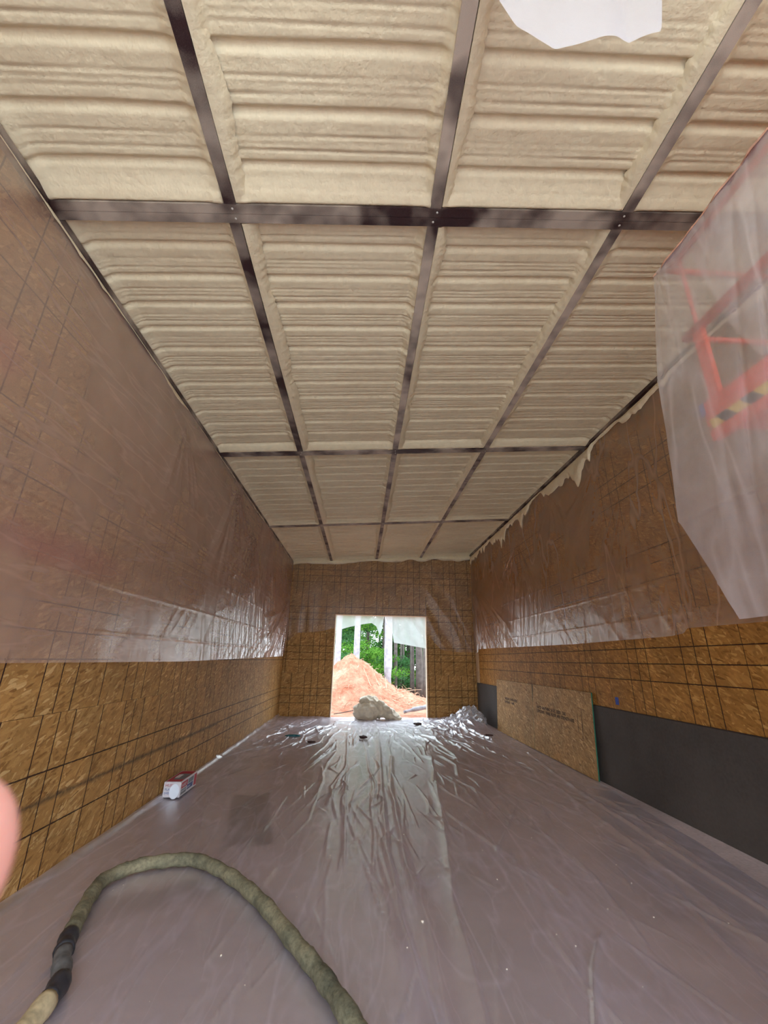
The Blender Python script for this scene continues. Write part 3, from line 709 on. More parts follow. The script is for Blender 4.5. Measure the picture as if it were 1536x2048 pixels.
# end facing the viewer: print and a loose rounded flap
RE = Matrix(((1, 0, 0), (0, 0, -1), (0, 1, 0)))
text('HUSKY', .042, Vector((X0+.018, Y0+.003, Z0+.115)), RE, M_red, cb, xs=1.05)
text('PLASTIC', .036, Vector((X0+.018, Y0+.003, Z0+.072)), RE, M_inkblue, cb)
text('SHEETING', .034, Vector((X0+.012, Y0+.003, Z0+.035)), RE, M_inkblue, cb)
RS = Matrix(((0, 0, 1), (1, 0, 0), (0, 1, 0)))
text('HUSKY', .048, Vector((xs_+.0016, Y0+.045, Z0+.098)), RS, M_card, cb)
text('PLASTIC SHEETING', .026, Vector((xs_+.0016, Y0+.045, Z0+.044)), RS, M_card, cb, xs=1.3)
fl = []
for k in range(25):
    a = math.pi*2*k/24; r = .062
    fl.append((X0+W_*.68+r*.95*math.cos(a), Y0-.006-.012*(1-math.sin(a))*.5, Z0+.068+r*1.28*math.sin(a)))
top = [(X0+W_*.40, Y0, Z0+H_-.01), (X0+W_-.003, Y0, Z0+H_-.002)]
flv = fl[:24]; n = len(flv)
vs = flv + [(v[0], v[1]-.0015, v[2]) for v in flv]
M_flap = plain('flap_white', (.82, .90, 1.0), .5, .02)
mesh('end_flap', vs, [tuple(range(n)), tuple(range(2*n-1, n-1, -1))] + [(i, (i+1) % n, n+(i+1) % n, n+i) for i in range(n)], M_flap, cb)

# ------------------------------------------------------------ scissor lift under the drape
M_lift = plain('lift_orange_red', (.72, .075, .03), .45, .08); M_yel = plain('hazard_yellow', (.75, .52, .06), .5, .05); M_blk = plain('hazard_black', (.03, .03, .035), .5, .05); M_tyre = plain('tyre_grey', (.05, .05, .05), .9); M_ctl = plain('control_blue', (.03, .12, .45), .4)
LX0, LX1, LY0, LY1 = 1.97, 2.74, -.25, 2.06
lift = thing('scissor_lift', 'orange red scissor lift platform behind hanging plastic at the right edge', 'lift', (2.35, .9, 0))
def lt(nm, pts, r, mat=M_lift): return tube(nm, pts, r, mat, lift, 10)
deck = box('platform_deck', (LX0, LY0, 2.97), (LX1, LY1, 3.05), M_lift, lift, .004)
box('lower_rail', (LX0-.012, LY0, 2.87), (LX0+.03, LY1-.02, 2.935), M_lift, lift, .004)
box('lower_rail', (LX1-.03, LY0, 2.87), (LX1+.012, LY1-.02, 2.935), M_lift, lift, .004)
# hazard stripe band on the near side of the deck
nst = 14; L_ = (LY1-.04-LY0)
hb = thing('hazard_band', None, None, (0, 0, 0)); hb.parent = lift; hb.matrix_parent_inverse = Matrix.Translation(lift.location).inverted(); hb.empty_display_size = .05
for k in range(nst*2):
    a = LY0 + L_*k/(nst*2); b = LY0 + L_*(k+1)/(nst*2); sh = .05
    q = [(LX0-.006, a, 2.94), (LX0-.006, b, 2.94), (LX0-.006, min(b+sh, LY1-.03), 3.0), (LX0-.006, min(a+sh, LY1-.03), 3.0)]
    vs = q + [(v[0]+.004, v[1], v[2]) for v in q]
    o = mesh('stripe', vs, [(0, 1, 2, 3), (7, 6, 5, 4), (0, 4, 5, 1), (1, 5, 6, 2), (2, 6, 7, 3), (3, 7, 4, 0)], M_yel if k % 2 else M_blk, None); o.parent = hb
box('toe_board', (LX0-.008, LY0, 3.0), (LX0+.012, LY1-.02, 3.12), M_lift, lift, .002)
for X_ in (LX0+.01, LX1-.01):
    for z, r in ((4.16, .019), (3.60, .03)): lt('guard_rail', [(X_, LY0, z), (X_, LY1, z)], r)
    for y in (LY0+.02, .55, 1.25, LY1-.10):
        w = .035 if y > 1.5 else .02
        box('rail_post', (X_-.014, y-w, 3.05), (X_+.014, y+w, 3.60 if y > 1.5 else 4.16), M_lift, lift, .003)
        if y > 1.5: lt('rail_post', [(X_, y, 3.6), (X_, y, 4.16)], .012)
for y in (LY0+.01, LY1-.01):
    for z in (4.16, 3.60): lt('guard_rail', [(LX0+.01, y, z), (LX1-.01, y, z)], .019)
box('control_box', (LX0+.01, LY1-.06, 3.06), (LX0+.13, LY1+.04, 3.14), M_ctl, lift, .008)
# scissor arms, chassis and wheels below (outside the frame, but they carry the platform)
zs_ = np.linspace(.62, 2.88, 5)
for X_ in (LX0+.10, LX1-.10):
    for i in range(4):
        for s in (0, 1):
            y0, y1 = (.05, 1.5) if s == 0 else (1.5, .05)
            p0, p1 = Vector((X_+s*.04, y0, zs_[i])), Vector((X_+s*.04, y1, zs_[i+1])); d = p1-p0
            rot = Matrix.Rotation(math.atan2(d.z, d.y), 3, 'X'); obox('scissor_arm', (p0+p1)/2, (.03, d.length+.06, .08), rot, M_lift, lift, .004)
box('chassis', (LX0+.03, LY0+.05, .22), (LX1-.03, LY1-.25, .60), M_lift, lift, .02)
for X_ in (LX0+.06, LX1-.06):
    for y in (LY0+.3, LY1-.5):
        pts = [(X_-.06, y, .19), (X_+.06, y, .19)]; tube('wheel', pts, .17, M_tyre, lift, 24)

# drape over the lift's rail
nv, nu = 200, 220
V, U = np.meshgrid(np.linspace(0, 1, nv), np.linspace(0, 1, nu), indexing='ij')
ZT, ZBm = 4.20, 1.90
Zd = ZT + (ZBm-ZT)*V + .02*(U-.3)*V
Ye = np.interp(Zd, [1.88, 2.17, 2.51, 2.97, 3.49, 3.91, 4.1, 4.2], [2.13, 2.25, 2.40, 2.35, 2.31, 2.21, 2.15, 2.13])
Yd = Ye + (-.35-Ye)*U
Xd = 1.935 + .05*V*(fbm(Yd*1.3, Zd*.8, 500)-.5) + .028*V*ridge(Yd*2.6+.9*Zd, Zd*.25, 503)**2 + .012*ridge(Yd*7+1.4*Zd, Zd*.6, 505)**2 + .010*(fbm(Yd*6, Zd*5, 508)-.5)
for zc in (3.47, 2.50, 2.09): Xd -= .006*np.clip(1-np.abs(Zd-zc-.02*(vn(Yd*1.5, Yd*0+zc, 512)-.5))/.012, 0, 1)
d0 = np.hypot(Yd-2.1, Zd-4.2); an = np.arctan2(2.1-Yd, 4.2-Zd)
Xd -= .012*np.exp(-d0/.5)*np.abs(np.sin(an*9))
Xd = np.minimum(Xd, 1.944)
P = np.stack([Xd, Yd, Zd], -1)
drape = thing('plastic_drape', 'whitish plastic sheet draped over the lift rail at the right edge', 'plastic sheet', (1.93, 1, 1.9))
grid('outer_fall', P, M_film_drape, drape)
# part lying over the rail and falling inside the platform
V2, U2 = np.meshgrid(np.linspace(0, 1, 90), np.linspace(0, 1, 160), indexing='ij')
Y2 = 2.12 + (-.3-2.12)*U2
bot = np.interp(Y2, [-.3, .8, 1.5, 1.70, 1.80, 1.9, 2.1], [3.10, 3.12, 3.13, 3.18, 3.5, 4.12, 4.15]) + .02*(vn(Y2*4, Y2*0, 520)-.5)
s_ = V2*1.0; over = sstep(s_/.08)
X2 = 1.94 + .068*over + .02*ridge(Y2*4, s_*3, 523)*s_
Z2 = np.where(s_ < .08, 4.19 + .0*s_ + .012*np.sin(s_/.08*math.pi), 4.19 + (bot-4.19)*((s_-.08)/.92))
grid('inner_fall', np.stack([X2, Y2, Z2], -1), M_film_drape, drape)
# foam crust on the hem
yy = np.arange(-.3, 2.13, .012); a_ = .012+.014*vn(yy*14, yy*0, 531)
P = np.stack([np.stack([1.957+a_*1.5*math.cos(t_), yy, 4.192+a_*math.sin(t_)], -1) for t_ in np.linspace(-.4, math.pi+.4, 7)], 1)
grid('foam_crust', P, plain('stained_foam', (.66, .38, .27), .7, .35, 18), drape)

# loose scrap hanging from the foam overhead
V, U = np.meshgrid(np.linspace(0, 1, 60), np.linspace(0, 1, 70), indexing='ij')
zb_ = np.interp(U, [0, .08, .28, .5, .62, .92, 1.0], [3.72, 3.60, 3.50, 3.53, 3.56, 3.62, 3.85])
xt_ = .30 + .82*U; xb_ = .385 + .575*U
Zs = 4.97 + (zb_-4.97)*V; Xs = xt_ + (xb_-xt_)*sstep(V)
Ys = .735 + .025*ridge(U*3+.3*V, V*1.2, 541)*V + .015*(fbm(U*5, V*5, 543)-.5)*V
scrap = grid('plastic_scrap', np.stack([Xs, Ys, Zs], -1), film('film_scrap', .9, (.86, .86, .92), .3, .14, 0, .6, .1, 3)); tag(scrap, 'white plastic scrap hanging from the ceiling at the top of the view', 'plastic sheet')

# ------------------------------------------------------------ waste foam heap at the doorway
def blob(name, parts, mat, voxel, seed, parent=None, amp=.03, fr=5):
    bm = bmesh.new()
    for (c, r) in parts:
        mt = Matrix.Translation(c) @ Matrix.Diagonal((*r, 1)); bmesh.ops.create_icosphere(bm, subdivisions=3, radius=1, matrix=mt)
    me = bpy.data.meshes.new(name); bm.to_mesh(me); bm.free(); o = bpy.data.objects.new(name, me); COL.objects.link(o)
    md = o.modifiers.new('r', 'REMESH'); md.mode = 'VOXEL'; md.voxel_size = voxel
    dg = bpy.context.evaluated_depsgraph_get(); m2 = bpy.data.meshes.new_from_object(o.evaluated_get(dg)); o.modifiers.clear(); o.data = m2; bpy.data.meshes.remove(me); m2.name = name
    n_ = len(m2.vertices); co = np.empty(n_*3, dtype=np.float32); m2.vertices.foreach_get('co', co); co = co.reshape(-1, 3)
    no = np.empty(n_*3, dtype=np.float32); m2.vertices.foreach_get('normal', no); no = no.reshape(-1, 3)
    x, y, z = co.T
    d = ridge(x*fr+z*2, y*fr+z*fr*.8, seed)**2*amp + ridge(x*fr*2.3-y, z*fr*2.5, seed+2)**2*amp*.5 - amp*.6
    co = co + no*d[:, None]; co[:, 2] = np.maximum(co[:, 2], .004)
    m2.vertices.foreach_set('co', co.astype(np.float32).ravel()); m2.update()
    m2.polygons.foreach_set('use_smooth', [True]*len(m2.polygons)); m2.materials.append(mat)
    if parent: o.parent = parent; o.matrix_parent_inverse = Matrix.Translation(parent.location).inverted()
    return o
M_waste = plain('waste_foam', (.74, .66, .50), .75, .12, 10)
parts = [((.30, 13.75, .20), (.37, .33, .26)), ((.36, 13.85, .42), (.27, .25, .19)), ((.12, 13.8, .22), (.22, .25, .22)), ((.60, 13.8, .27), (.30, .25, .24)),
         ((.80, 13.75, .22), (.20, .2, .17)), ((.92, 13.8, .16), (.20, .2, .15)), ((1.05, 13.75, .10), (.22, .18, .10)), ((.2, 13.75, .50), (.16, .15, .09)), ((.5, 13.8, .5), (.14, .14, .08)), ((1.2, 13.7, .05), (.14, .12, .05)), ((.70, 13.68, .44), (.12, .10, .08)), ((.84, 13.64, .33), (.12, .10, .07)), ((.95, 13.62, .24), (.12, .09, .06))]
heap = blob('foam_heap', [(Vector(c)+Vector((-.02, 0, .02)), r) for c, r in parts], M_waste, .018, 560, None, .06, 5); tag(heap, 'lumpy heap of cured waste foam in the middle of the doorway', 'foam heap')

# crumpled clear film in the far corner
cf = blob('crumpled_film', [((3.12, 12.9, .18), (.30, .38, .20)), ((2.95, 12.6, .12), (.25, .3, .13)), ((3.2, 13.2, .26), (.20, .25, .17)), ((3.25, 12.5, .12), (.18, .35, .14)), ((2.75, 13.05, .10), (.22, .2, .10))], M_film_clear, .022, 580, None, .13, 6)
cf.location = (-.02, 0, .02)
tag(cf, 'crumpled bunch of clear plastic in the far right floor corner', 'plastic sheet')

# ------------------------------------------------------------ small litter
M_teal = plain('teal_plastic', (.01, .13, .16), .4); M_brown = plain('dark_scrap', (.07, .035, .03), .7); M_crumb = plain('foam_crumb', (.85, .80, .68), .7)
def lens_mesh(name, L, W, H, mat, loc, rz, seg=16):
    vs = []; 
    for (k, s) in ((0, 1.0), (1, .92), (2, .5)):
        z = (0, H*.6, H)[k]
        for i in range(seg):
            a = 2*math.pi*i/seg; c, s2 = math.cos(a), math.sin(a)
            x = L/2*s*math.copysign(abs(c)**1.0, c); y = W/2*s*math.copysign(abs(s2)**1.4, s2); vs.append((x, y, z))
    fs = [(k*seg+i, k*seg+(i+1) % seg, (k+1)*seg+(i+1) % seg, (k+1)*seg+i) for k in range(2) for i in range(seg)] + [tuple(range(2*seg, 3*seg)), tuple(range(seg-1, -1, -1))]
    o = mesh(name, vs, fs, mat, None, True); o.location = loc; o.rotation_euler = (0, 0, rz); return o
o = lens_mesh('scraper', .36, .13, .035, M_teal, (-1.43, 10.68, floor_z(-1.43, 10.68)+.012), .1); tag(o, 'flat teal plastic scraper lying on the floor plastic at far left', 'tool')
def shard(name, loc, s, mat, label, cat='scrap'):
    bm = bmesh.new(); bmesh.ops.create_icosphere(bm, subdivisions=2, radius=1)
    for v in bm.verts: v.co = Vector((v.co.x*s[0], v.co.y*s[1], v.co.z*s[2]))*(1+R.uniform(-.28, .28))
    me = bpy.data.meshes.new(name); bm.to_mesh(me); bm.free(); me.materials.append(mat)
    o = bpy.data.objects.new(name, me); link(o); o.location = loc; return tag(o, label, cat)
shard('brown_scrap', (.14, 10.45, floor_z(.14, 10.45)+.03), (.09, .07, .035), M_brown, 'small dark brown scrap on the floor plastic before the doorway')
shard('brown_scrap', (1.62, 12.6, floor_z(1.62, 12.6)+.03), (.10, .07, .035), M_brown, 'dark brown scrap on the crumpled plastic right of the foam heap')
shard('brown_scrap', (2.95, 10.5, floor_z(2.95, 10.5)+.02), (.11, .06, .02), M_brown, 'flat dark scrap on the floor plastic beside the leaning boards')
shard('brown_scrap', (-.95, 10.0, floor_z(-.95, 10)+.02), (.09, .06, .02), M_brown, 'reddish brown chip on the floor plastic right of the teal scraper')
crumbs = [(.48, 3.56), (1.17, 4.15), (1.78, 5.0), (1.62, 4.55), (1.2, 4.7), (2.45, 6.2), (2.35, 6.1), (1.5, 3.9), (1.83, 3.7), (-.55, 3.0), (-.4, 3.9), (.05, 3.3), (.9, 3.1), (1.4, 3.3), (2.1, 3.6), (-1.0, 2.9), (-.75, 3.25), (1.95, 4.7), (2.3, 4.4), (.9, 5.2), (-.2, 4.6), (.7, 4.2), (1.6, 2.95), (-1.3, 3.6)]
bm = bmesh.new(); bmesh.ops.create_icosphere(bm, subdivisions=1, radius=1)
for v in bm.verts: v.co *= 1+R.uniform(-.3, .3)
cme = bpy.data.meshes.new('foam_crumb'); bm.to_mesh(cme); bm.free(); cme.materials.append(M_crumb)
for i, (x, y) in enumerate(crumbs + [(R.uniform(-2, 3), R.uniform(2.8, 7)) for _ in range(30)]):
    o = bpy.data.objects.new('foam_crumb', cme); link(o); s = (.010 if i < 1 else R.uniform(.0018, .0055)); o.scale = (s, s, s*.8); o.location = (x, y, floor_z(x, y)+s*.55); o.rotation_euler = (0, 0, R.uniform(0, 6))
    tag(o, 'tiny white foam crumb scattered on the floor plastic', 'crumb', 'foam crumbs on the floor plastic')

# ------------------------------------------------------------ outside
def mk_dirt():
    t = NT('red_dirt'); c = t.co(); n = t.noise(c, 1.4, 6, .65); n2 = t.noise(c, 9, 5, .7)
    col = t.ramp(n, (.3, (.33, .11, .06)), (.5, (.44, .20, .125)), (.72, (.52, .31, .21)))
    col = t.mix(1, col, t.ramp(n2, (.3, .65), (.65, 1.2)), 'MULTIPLY')
    t.pbr(col, .9, t.bump(n2, .8, .06), spec=.1); return t.m
M_dirt = mk_dirt(); M_straw = plain('dry_root', (.50, .33, .22), .9, .3, 8)
M_bark = plain('pale_bark', (.33, .32, .34), .9, .25, 6); M_barkd = plain('dark_bark', (.10, .085, .075), .9, .3, 6)
gx, gy = np.meshgrid(np.linspace(-60, 60, 240), np.linspace(YF+.02, 95, 260), indexing='ij')
gz = -.06 - .02*(gy-YF).clip(0, 12) + .16*(fbm(gx*.5, gy*.5, 600)-.5)*np.clip((gy-YF-.5)/3, 0, 1)
o = grid('ground', np.stack([gx, gy, gz], -1), M_dirt); tag(o, 'orange dirt yard beyond the doorway', kind='structure')
M_bounce_gravel = plain('bounce_gravel', (.62, .60, .57), .9, .15, 12)  # unseen ground outside the entrance, made pale to throw light up inside
gx, gy = np.meshgrid(np.linspace(-30, 30, 60), np.linspace(-40, YB-.02, 60), indexing='ij')
o = grid('ground', np.stack([gx, gy, -.05+0*gx+.05*(fbm(gx*.6, gy*.6, 610)-.5)*(gy < -3)], -1), M_bounce_gravel); tag(o, 'unseen pale gravel apron behind the viewer, added to bounce light onto the ceiling', kind='structure')
# dirt pile
px, py = np.meshgrid(np.linspace(-6, 6.5, 260), np.linspace(16.6, 24.5, 190), indexing='ij')
crest = np.interp(px, [-6, -3.5, -1.4, -.35, .3, .9, 1.5, 2.4, 3.6, 6.5], [0, .7, 1.25, 1.85, 1.55, 1.15, .75, .35, .12, 0])
prof = sstep((py-16.7)/3.6)*sstep((24.4-py)/4.0)
pz = -.25 + crest*prof*1.12 + prof*(.26*(fbm(px*1.6, py*1.6, 620)-.5)+.16*(ridge(px*3.5, py*3.5, 623)-.6)+.08*(fbm(px*9, py*9, 625)-.5))
pile = thing('dirt_pile', 'orange dirt pile with roots and straw just outside the doorway', 'dirt pile', (0, 20, 0))
grid('earth', np.stack([px, py, pz], -1), M_dirt, pile)
def pile_z(x, y):
    i = int(np.clip((x+6)/12.5*259, 0, 259)); j = int(np.clip((y-16.6)/7.9*189, 0, 189)); return float(pz[i, j])
vs, fs = [], []
for k in range(900):      # countless straw and root bits: one part
    x = R.uniform(-3.5, 5); y = R.uniform(16.7, 21); z = pile_z(x, y)
    L = R.uniform(.06, .45)*(.6 if k % 3 else 1); a = R.uniform(0, 6.28); el = R.uniform(-.2, .7); d = Vector((math.cos(a)*math.cos(el), math.sin(a)*math.cos(el), math.sin(el)))
    r = R.uniform(.004, .012); s = d.cross(Vector((0, 0, 1))).normalized()*r; uu = s.cross(d).normalized()*r; p = Vector((x, y, z+.01)); b = len(vs)
    mid = p+d*L*.5+Vector((0, 0, R.uniform(0, .05)))
    for c_ in (p, mid, p+d*L): vs += [c_+s, c_-s*.5+uu, c_-s*.5-uu]
    for q in (0, 3):
        for i in range(3): fs.append((b+q+i, b+q+(i+1) % 3, b+q+3+(i+1) % 3, b+q+3+i))
o = mesh('straw', vs, fs, M_straw, pile); o['kind'] = 'stuff'
for (x, y, L, az, el, cv) in ((.55, 18.6, .9, 2.3, .9, .1), (.95, 18.7, .8, 2.2, .8, .1), (1.2, 18.6, 1.5, .15, .35, -.25), (1.5, 18.5, .9, -.3, .5, -.3), (1.7, 18.2, .8, .6, -.1, .2), (1.15, 18.9, .7, 1.6, .7, .05), (1.35, 18.4, 1.0, -.9, -.2, .1)):
    z = pile_z(x, y)-.03; p = Vector((x, y, z)); d = Vector((math.cos(az)*math.cos(el), math.sin(az)*math.cos(el), math.sin(el)))
    tube('root_stick', [p+d*L*t_+Vector((0, 0, cv*t_*t_)) for t_ in np.linspace(0, 1, 8).tolist()], [.022*(1-.6*t_) for t_ in np.linspace(0, 1, 8).tolist()], M_straw, pile, 6)
lg = tube('fallen_log', catmull([(1.55, 15.6, .03), (1.9, 15.75, .1), (2.4, 15.9, .17), (3.1, 16.1, .22)], 4), [.05]*4+[.07]*9, M_bark, None, 10, True, .08); tag(lg, 'grey fallen branch lying on the dirt at the right of the doorway', 'log')
lg = tube('thin_stick', catmull([(-.78, 15.3, -.02), (-.4, 15.4, .03), (-.05, 15.6, .09), (.05, 15.65, .13)], 4), .014, M_barkd, None, 6, True); tag(lg, 'thin dark stick on the dirt at the left of the doorway', 'stick')

# trees: leaf clumps as real leaves
def leafmat(name, c0, c1):
    t = NT(name); c = t.co(); oi = t.n('ShaderNodeObjectInfo')
    n = t.noise(c, 1.6, 4, .7)
    col = t.ramp(n, (.35, c0), (.65, c1)); col = t.mix(1, col, t.ramp(t.noise(c, 14, 2), (.3, .6), (.7, 1.3)), 'MULTIPLY')
    df = t.n('ShaderNodeBsdfDiffuse'); tl = t.n('ShaderNodeBsdfTranslucent'); t.l(col, df.inputs[0]); t.l(col, tl.inputs[0])
    ms = t.n('ShaderNodeMixShader'); ms.inputs[0].default_value = .45; t.l(df.outputs[0], ms.inputs[1]); t.l(tl.outputs[0], ms.inputs[2]); t.l(ms.outputs[0], t.out.inputs[0]); return t.m
M_leaf = [leafmat('leaf_bright', (.05, .17, .02), (.20, .42, .07)), leafmat('leaf_deep', (.02, .08, .015), (.07, .22, .05)), leafmat('leaf_blue', (.04, .14, .05), (.14, .32, .12))]
def leaves(name, n, cl_, size, mat, rs, flat=.5):
    """cl_: clump ellipsoids (centre, radii); leaves are bent quads"""
    rs = np.random.RandomState(rs); k = rs.randint(0, len(cl_), n)
    C = np.array([c for c, r in cl_])[k]; Rr = np.array([r for c, r in cl_])[k]
    d = rs.normal(size=(n, 3)); d /= np.linalg.norm(d, axis=1)[:, None]; rad = rs.rand(n, 1)**.45
    P = C + d*Rr*rad
    a = rs.normal(size=(n, 3)); a[:, 2] *= flat; a /= np.linalg.norm(a, axis=1)[:, None]
    b = np.cross(a, rs.normal(size=(n, 3))); b /= np.linalg.norm(b, axis=1)[:, None]
    s = size*(.6+.8*rs.rand(n, 1)); v = np.stack([P-a*s, P-b*s*.5, P+a*s, P+b*s*.5], 1).reshape(-1, 3)
    m = bpy.data.meshes.new(name); m.vertices.add(4*n); m.vertices.foreach_set('co', v.astype(np.float32).ravel())
    m.loops.add(4*n); m.loops.foreach_set('vertex_index', np.arange(4*n, dtype=np.int32)); m.polygons.add(n)
    m.polygons.foreach_set('loop_start', np.arange(0, 4*n, 4, dtype=np.int32)); m.polygons.foreach_set('loop_total', np.full(n, 4, dtype=np.int32)); m.update(calc_edges=True)
    m.materials.append(mat); return m
def clumps(rs, h0, h1, r, n, cr):
    rs = np.random.RandomState(rs)
    return [((rs.uniform(-r, r), rs.uniform(-r, r), rs.uniform(h0, h1)), (cr*rs.uniform(.7, 1.3), cr*rs.uniform(.7, 1.3), cr*rs.uniform(.35, .6))) for _ in range(n)]
LM = [leaves('foliage', 9000, clumps(1, 1.0, 9, 2.2, 34, .95), .085, M_leaf[0], 11), leaves('foliage', 9000, clumps(2, .6, 8, 2.0, 34, .9), .075, M_leaf[1], 12), leaves('foliage', 8000, clumps(3, 1.6, 10, 2.3, 30, 1.0), .09, M_leaf[2], 13)]
LB = [leaves('foliage', 5000, clumps(5, .2, 2.6, 1.5, 16, .7), .06, M_leaf[0], 15), leaves('foliage', 5000, clumps(6, .2, 2.3, 1.4, 16, .7), .06, M_leaf[2], 16)]
def tree(x, y, h, r, lm, bark, label, group=None, rot=0, foliage=True, lean=0):
    t = thing('tree', label, 'tree', (x, y, -.3), group)
    pts = [(x+lean*h*q*q, y, -.35+h*q) for q in np.linspace(0, 1, 9)]
    o = tube('trunk', pts, [r*(1.15-.55*q) for q in np.linspace(0, 1, 9)], bark, t, 12, True, .04)
    if foliage:
        f = bpy.data.objects.new('foliage', lm); link(f, t); f.rotation_euler = (0, 0, rot); f['kind'] = 'stuff'
    return t
def zoomlab(*a): return a
tree(-.17, 22.8, 13, .15, None, M_bark, 'pale straight tree trunk left of centre seen through the doorway', foliage=False, lean=.012)
tree(1.44, 22.6, 14, .19, None, M_bark, 'thickest pale tree trunk in the middle of the doorway view', foliage=False, lean=-.004)
tree(-1.10, 22.4, 13, .15, None, M_bark, 'pale trunk at the left edge of the doorway view', foliage=False, lean=.01)
for (x, y, h, r, ln) in ((3.05, 26, 8, .12, .0), (3.42, 25.6, 9, .20, -.03), (3.62, 24.6, 9, .15, .01), (2.12, 26.5, 9, .11, .0), (2.75, 28, 8, .07, -.02), (2.5, 27.2, 8, .06, .01), (2.3, 31, 8, .14, 0), (2.9, 34, 8, .12, .01), (5.2, 33, 9, .15, 0), (6.0, 38, 9, .15, 0), (3.6, 37, 9, .13, 0), (4.6, 40, 9, .13, 0)):
    tree(x, y, h, r, None, M_barkd, 'dark slender trunk in the shaded woods at the right of the doorway', 'dark trunks in the woods', foliage=False, lean=ln)
spots = [(-2.5, 28, 0), (-.2, 30, 2), (1.6, 29, 0), (3.4, 31, 1), (5.4, 30, 1), (-4.5, 31, 1), (.6, 35, 0), (-2.4, 36, 0), (2.8, 37, 1), (6.5, 36, 0), (4.6, 43, 0), (-5.5, 41, 1), (-.5, 44, 2), (2, 46, 0), (8, 45, 1), (-8, 36, 0), (9, 33, 0), (5, 50, 2), (-3, 52, 0), (1, 56, 1), (8.5, 55, 0), (-9, 50, 1)]
for i, (x, y, k) in enumerate(spots):
    tree(x, y, R.uniform(8, 11), R.uniform(.10, .16), LM[k], M_barkd, ('leafy bright green tree in the woods beyond the dirt pile', 'deep green leafy tree in the woods beyond the dirt pile', 'bluish green leafy tree in the woods beyond the dirt pile')[k], ('bright green trees beyond the pile', 'deep green trees beyond the pile', 'bluish green trees beyond the pile')[k], R.uniform(0, 6))
for i, (x, y, k) in enumerate(((-2.6, 25, 0), (-.9, 25.5, 1), (.8, 26, 0), (2.4, 28, 1), (4.9, 28.5, 0), (-4.5, 26, 1), (3.4, 45, 0), (6.2, 42, 1), (1.2, 42, 0))):
    t = thing('shrub', ('bright green shrub at the foot of the woods', 'bluish green shrub at the foot of the woods')[k], 'shrub', (x, y, -.3), ('bright green shrubs', 'bluish green shrubs')[k])
    f = bpy.data.objects.new('foliage', LB[k]); link(f, t); f.rotation_euler = (0, 0, R.uniform(0, 6)); f['kind'] = 'stuff'
    tube('stem', [(x, y, -.3), (x+.05, y, .3), (x, y, 1.0)], .03, M_barkd, t, 6)

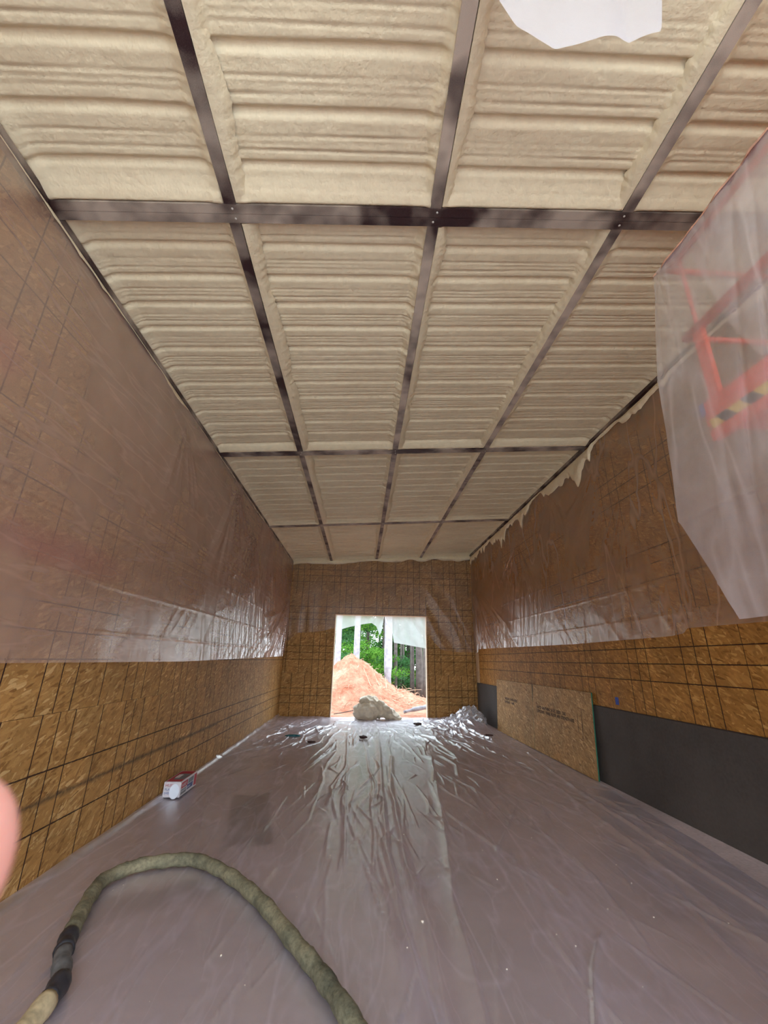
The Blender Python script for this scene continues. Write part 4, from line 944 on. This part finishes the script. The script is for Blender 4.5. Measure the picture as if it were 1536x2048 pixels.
# ------------------------------------------------------------ the hand whose fingertip shows at the left edge
def mk_skin():
    t = NT('skin'); c = t.co(); n = t.noise(c, 60, 3)
    nd = t.pbr(t.mix(t.ramp(n, (.3, 0), (.7, 1)), (.80, .36, .29, 1), (.86, .44, .36, 1)), .5, t.bump(t.noise(c, 900, 2), .1, .0004), spec=.4)
    nd.inputs['Subsurface Weight'].default_value = .25; nd.inputs['Subsurface Radius'].default_value = (.01, .003, .002); nd.inputs['Subsurface Scale'].default_value = .4
    return t.m
CM = cam.matrix_world
def cpt(px_, py_, d): return CM @ Vector(((px_-768)/FPX*d, (1024-py_)/FPX*d, -d))
tip = cpt(-40, 1762, .040)
rt = Vector((_x.x, _x.y, _x.z)); up_ = Vector(_u); bk = -_f
def hand():
    V_, E_, Rd = [], [], []
    def add(p, r, par=None):
        V_.append(p); Rd.append(r)
        if par is not None: E_.append((par, len(V_)-1))
        return len(V_)-1
    wrist = tip - rt*.150 + bk*.045 - up_*.035
    root = add(wrist, .026)
    palm = add(wrist + rt*.035 + up_*.006, .030, root)
    fa = add(wrist - rt*.05 - up_*.03 + bk*.05, .028, root); fb = add(wrist - rt*.12 - up_*.10 + bk*.13, .035, fa)
    # index finger reaches to the picture's edge; the others curl behind it
    k = add(tip - rt*.078 + bk*.018 - up_*.004, .0115, palm); m = add(tip - rt*.040 + bk*.006 + up_*.003, .0115, k); e = add(tip - rt*.018 + bk*.001, .0108, m); e = add(tip - rt*.007, .0102, e); add(tip, .0085, e)
    for q, (dy, L) in enumerate(((-.021, .074), (-.040, .068), (-.057, .055))):
        b0 = add(wrist + rt*(.070-.006*q) + up_*dy + bk*.002, .0108, palm); b1_ = add(V_[b0] + rt*L*.30 + bk*.020, .0092, b0)
        b2_ = add(V_[b1_] + bk*.020 - rt*.012, .0085, b1_); add(V_[b2_] - rt*.020 + bk*.004, .0078, b2_)
    th = add(wrist + rt*.018 + up_*.030 + bk*.008, .0135, palm); t1 = add(V_[th] + rt*.025 + up_*.018 + bk*.010, .0115, th); t2 = add(V_[t1] + rt*.022 + up_*.006 + bk*.012, .0100, t1)
    me = bpy.data.meshes.new('person'); me.from_pydata([tuple(v) for v in V_], E_, []); o = bpy.data.objects.new('person', me); COL.objects.link(o)
    md = o.modifiers.new('skin', 'SKIN'); md.use_smooth_shade = True
    for i, sv in enumerate(me.skin_vertices[0].data): sv.radius = (Rd[i], Rd[i]); sv.use_root = (i == 0)
    s = o.modifiers.new('sub', 'SUBSURF'); s.levels = 3; s.render_levels = 3
    dg = bpy.context.evaluated_depsgraph_get(); m2 = bpy.data.meshes.new_from_object(o.evaluated_get(dg)); o.modifiers.clear(); o.data = m2; bpy.data.meshes.remove(me); m2.name = 'person'
    m2.materials.clear(); m2.materials.append(mk_skin())
    m2.polygons.foreach_set('use_smooth', [True]*len(m2.polygons))
    co = np.array([tuple(v.co) for v in m2.vertices]); print('hand rightmost px offset', max((Vector(c)-tip).dot(rt) for c in co))
    return tag(o, "person's blurred pink fingertip poking in at the lower left edge, hand out of view", 'person')
hand()

# ------------------------------------------------------------ daylight guides at the two openings (portals emit nothing, they steer sky sampling)
for nm, loc, rx, sx_, sy_ in (('sky_portal', ((XL+XR)/2, YB-.2, 2.25), -math.pi/2, 5.6, 4.5), ('sky_portal', (.65, YF+.25, 1.5), math.pi/2, 3.0, 3.1)):
    ld = bpy.data.lights.new(nm, 'AREA'); ld.shape = 'RECTANGLE'; ld.size = sx_; ld.size_y = sy_; ld.cycles.is_portal = True
    lo = bpy.data.objects.new(nm, ld); link(lo); lo.location = loc; lo.rotation_euler = (-rx if nm == '' else rx, 0, 0)
print('tris', sum(len(m.polygons)*2 for m in bpy.data.meshes))
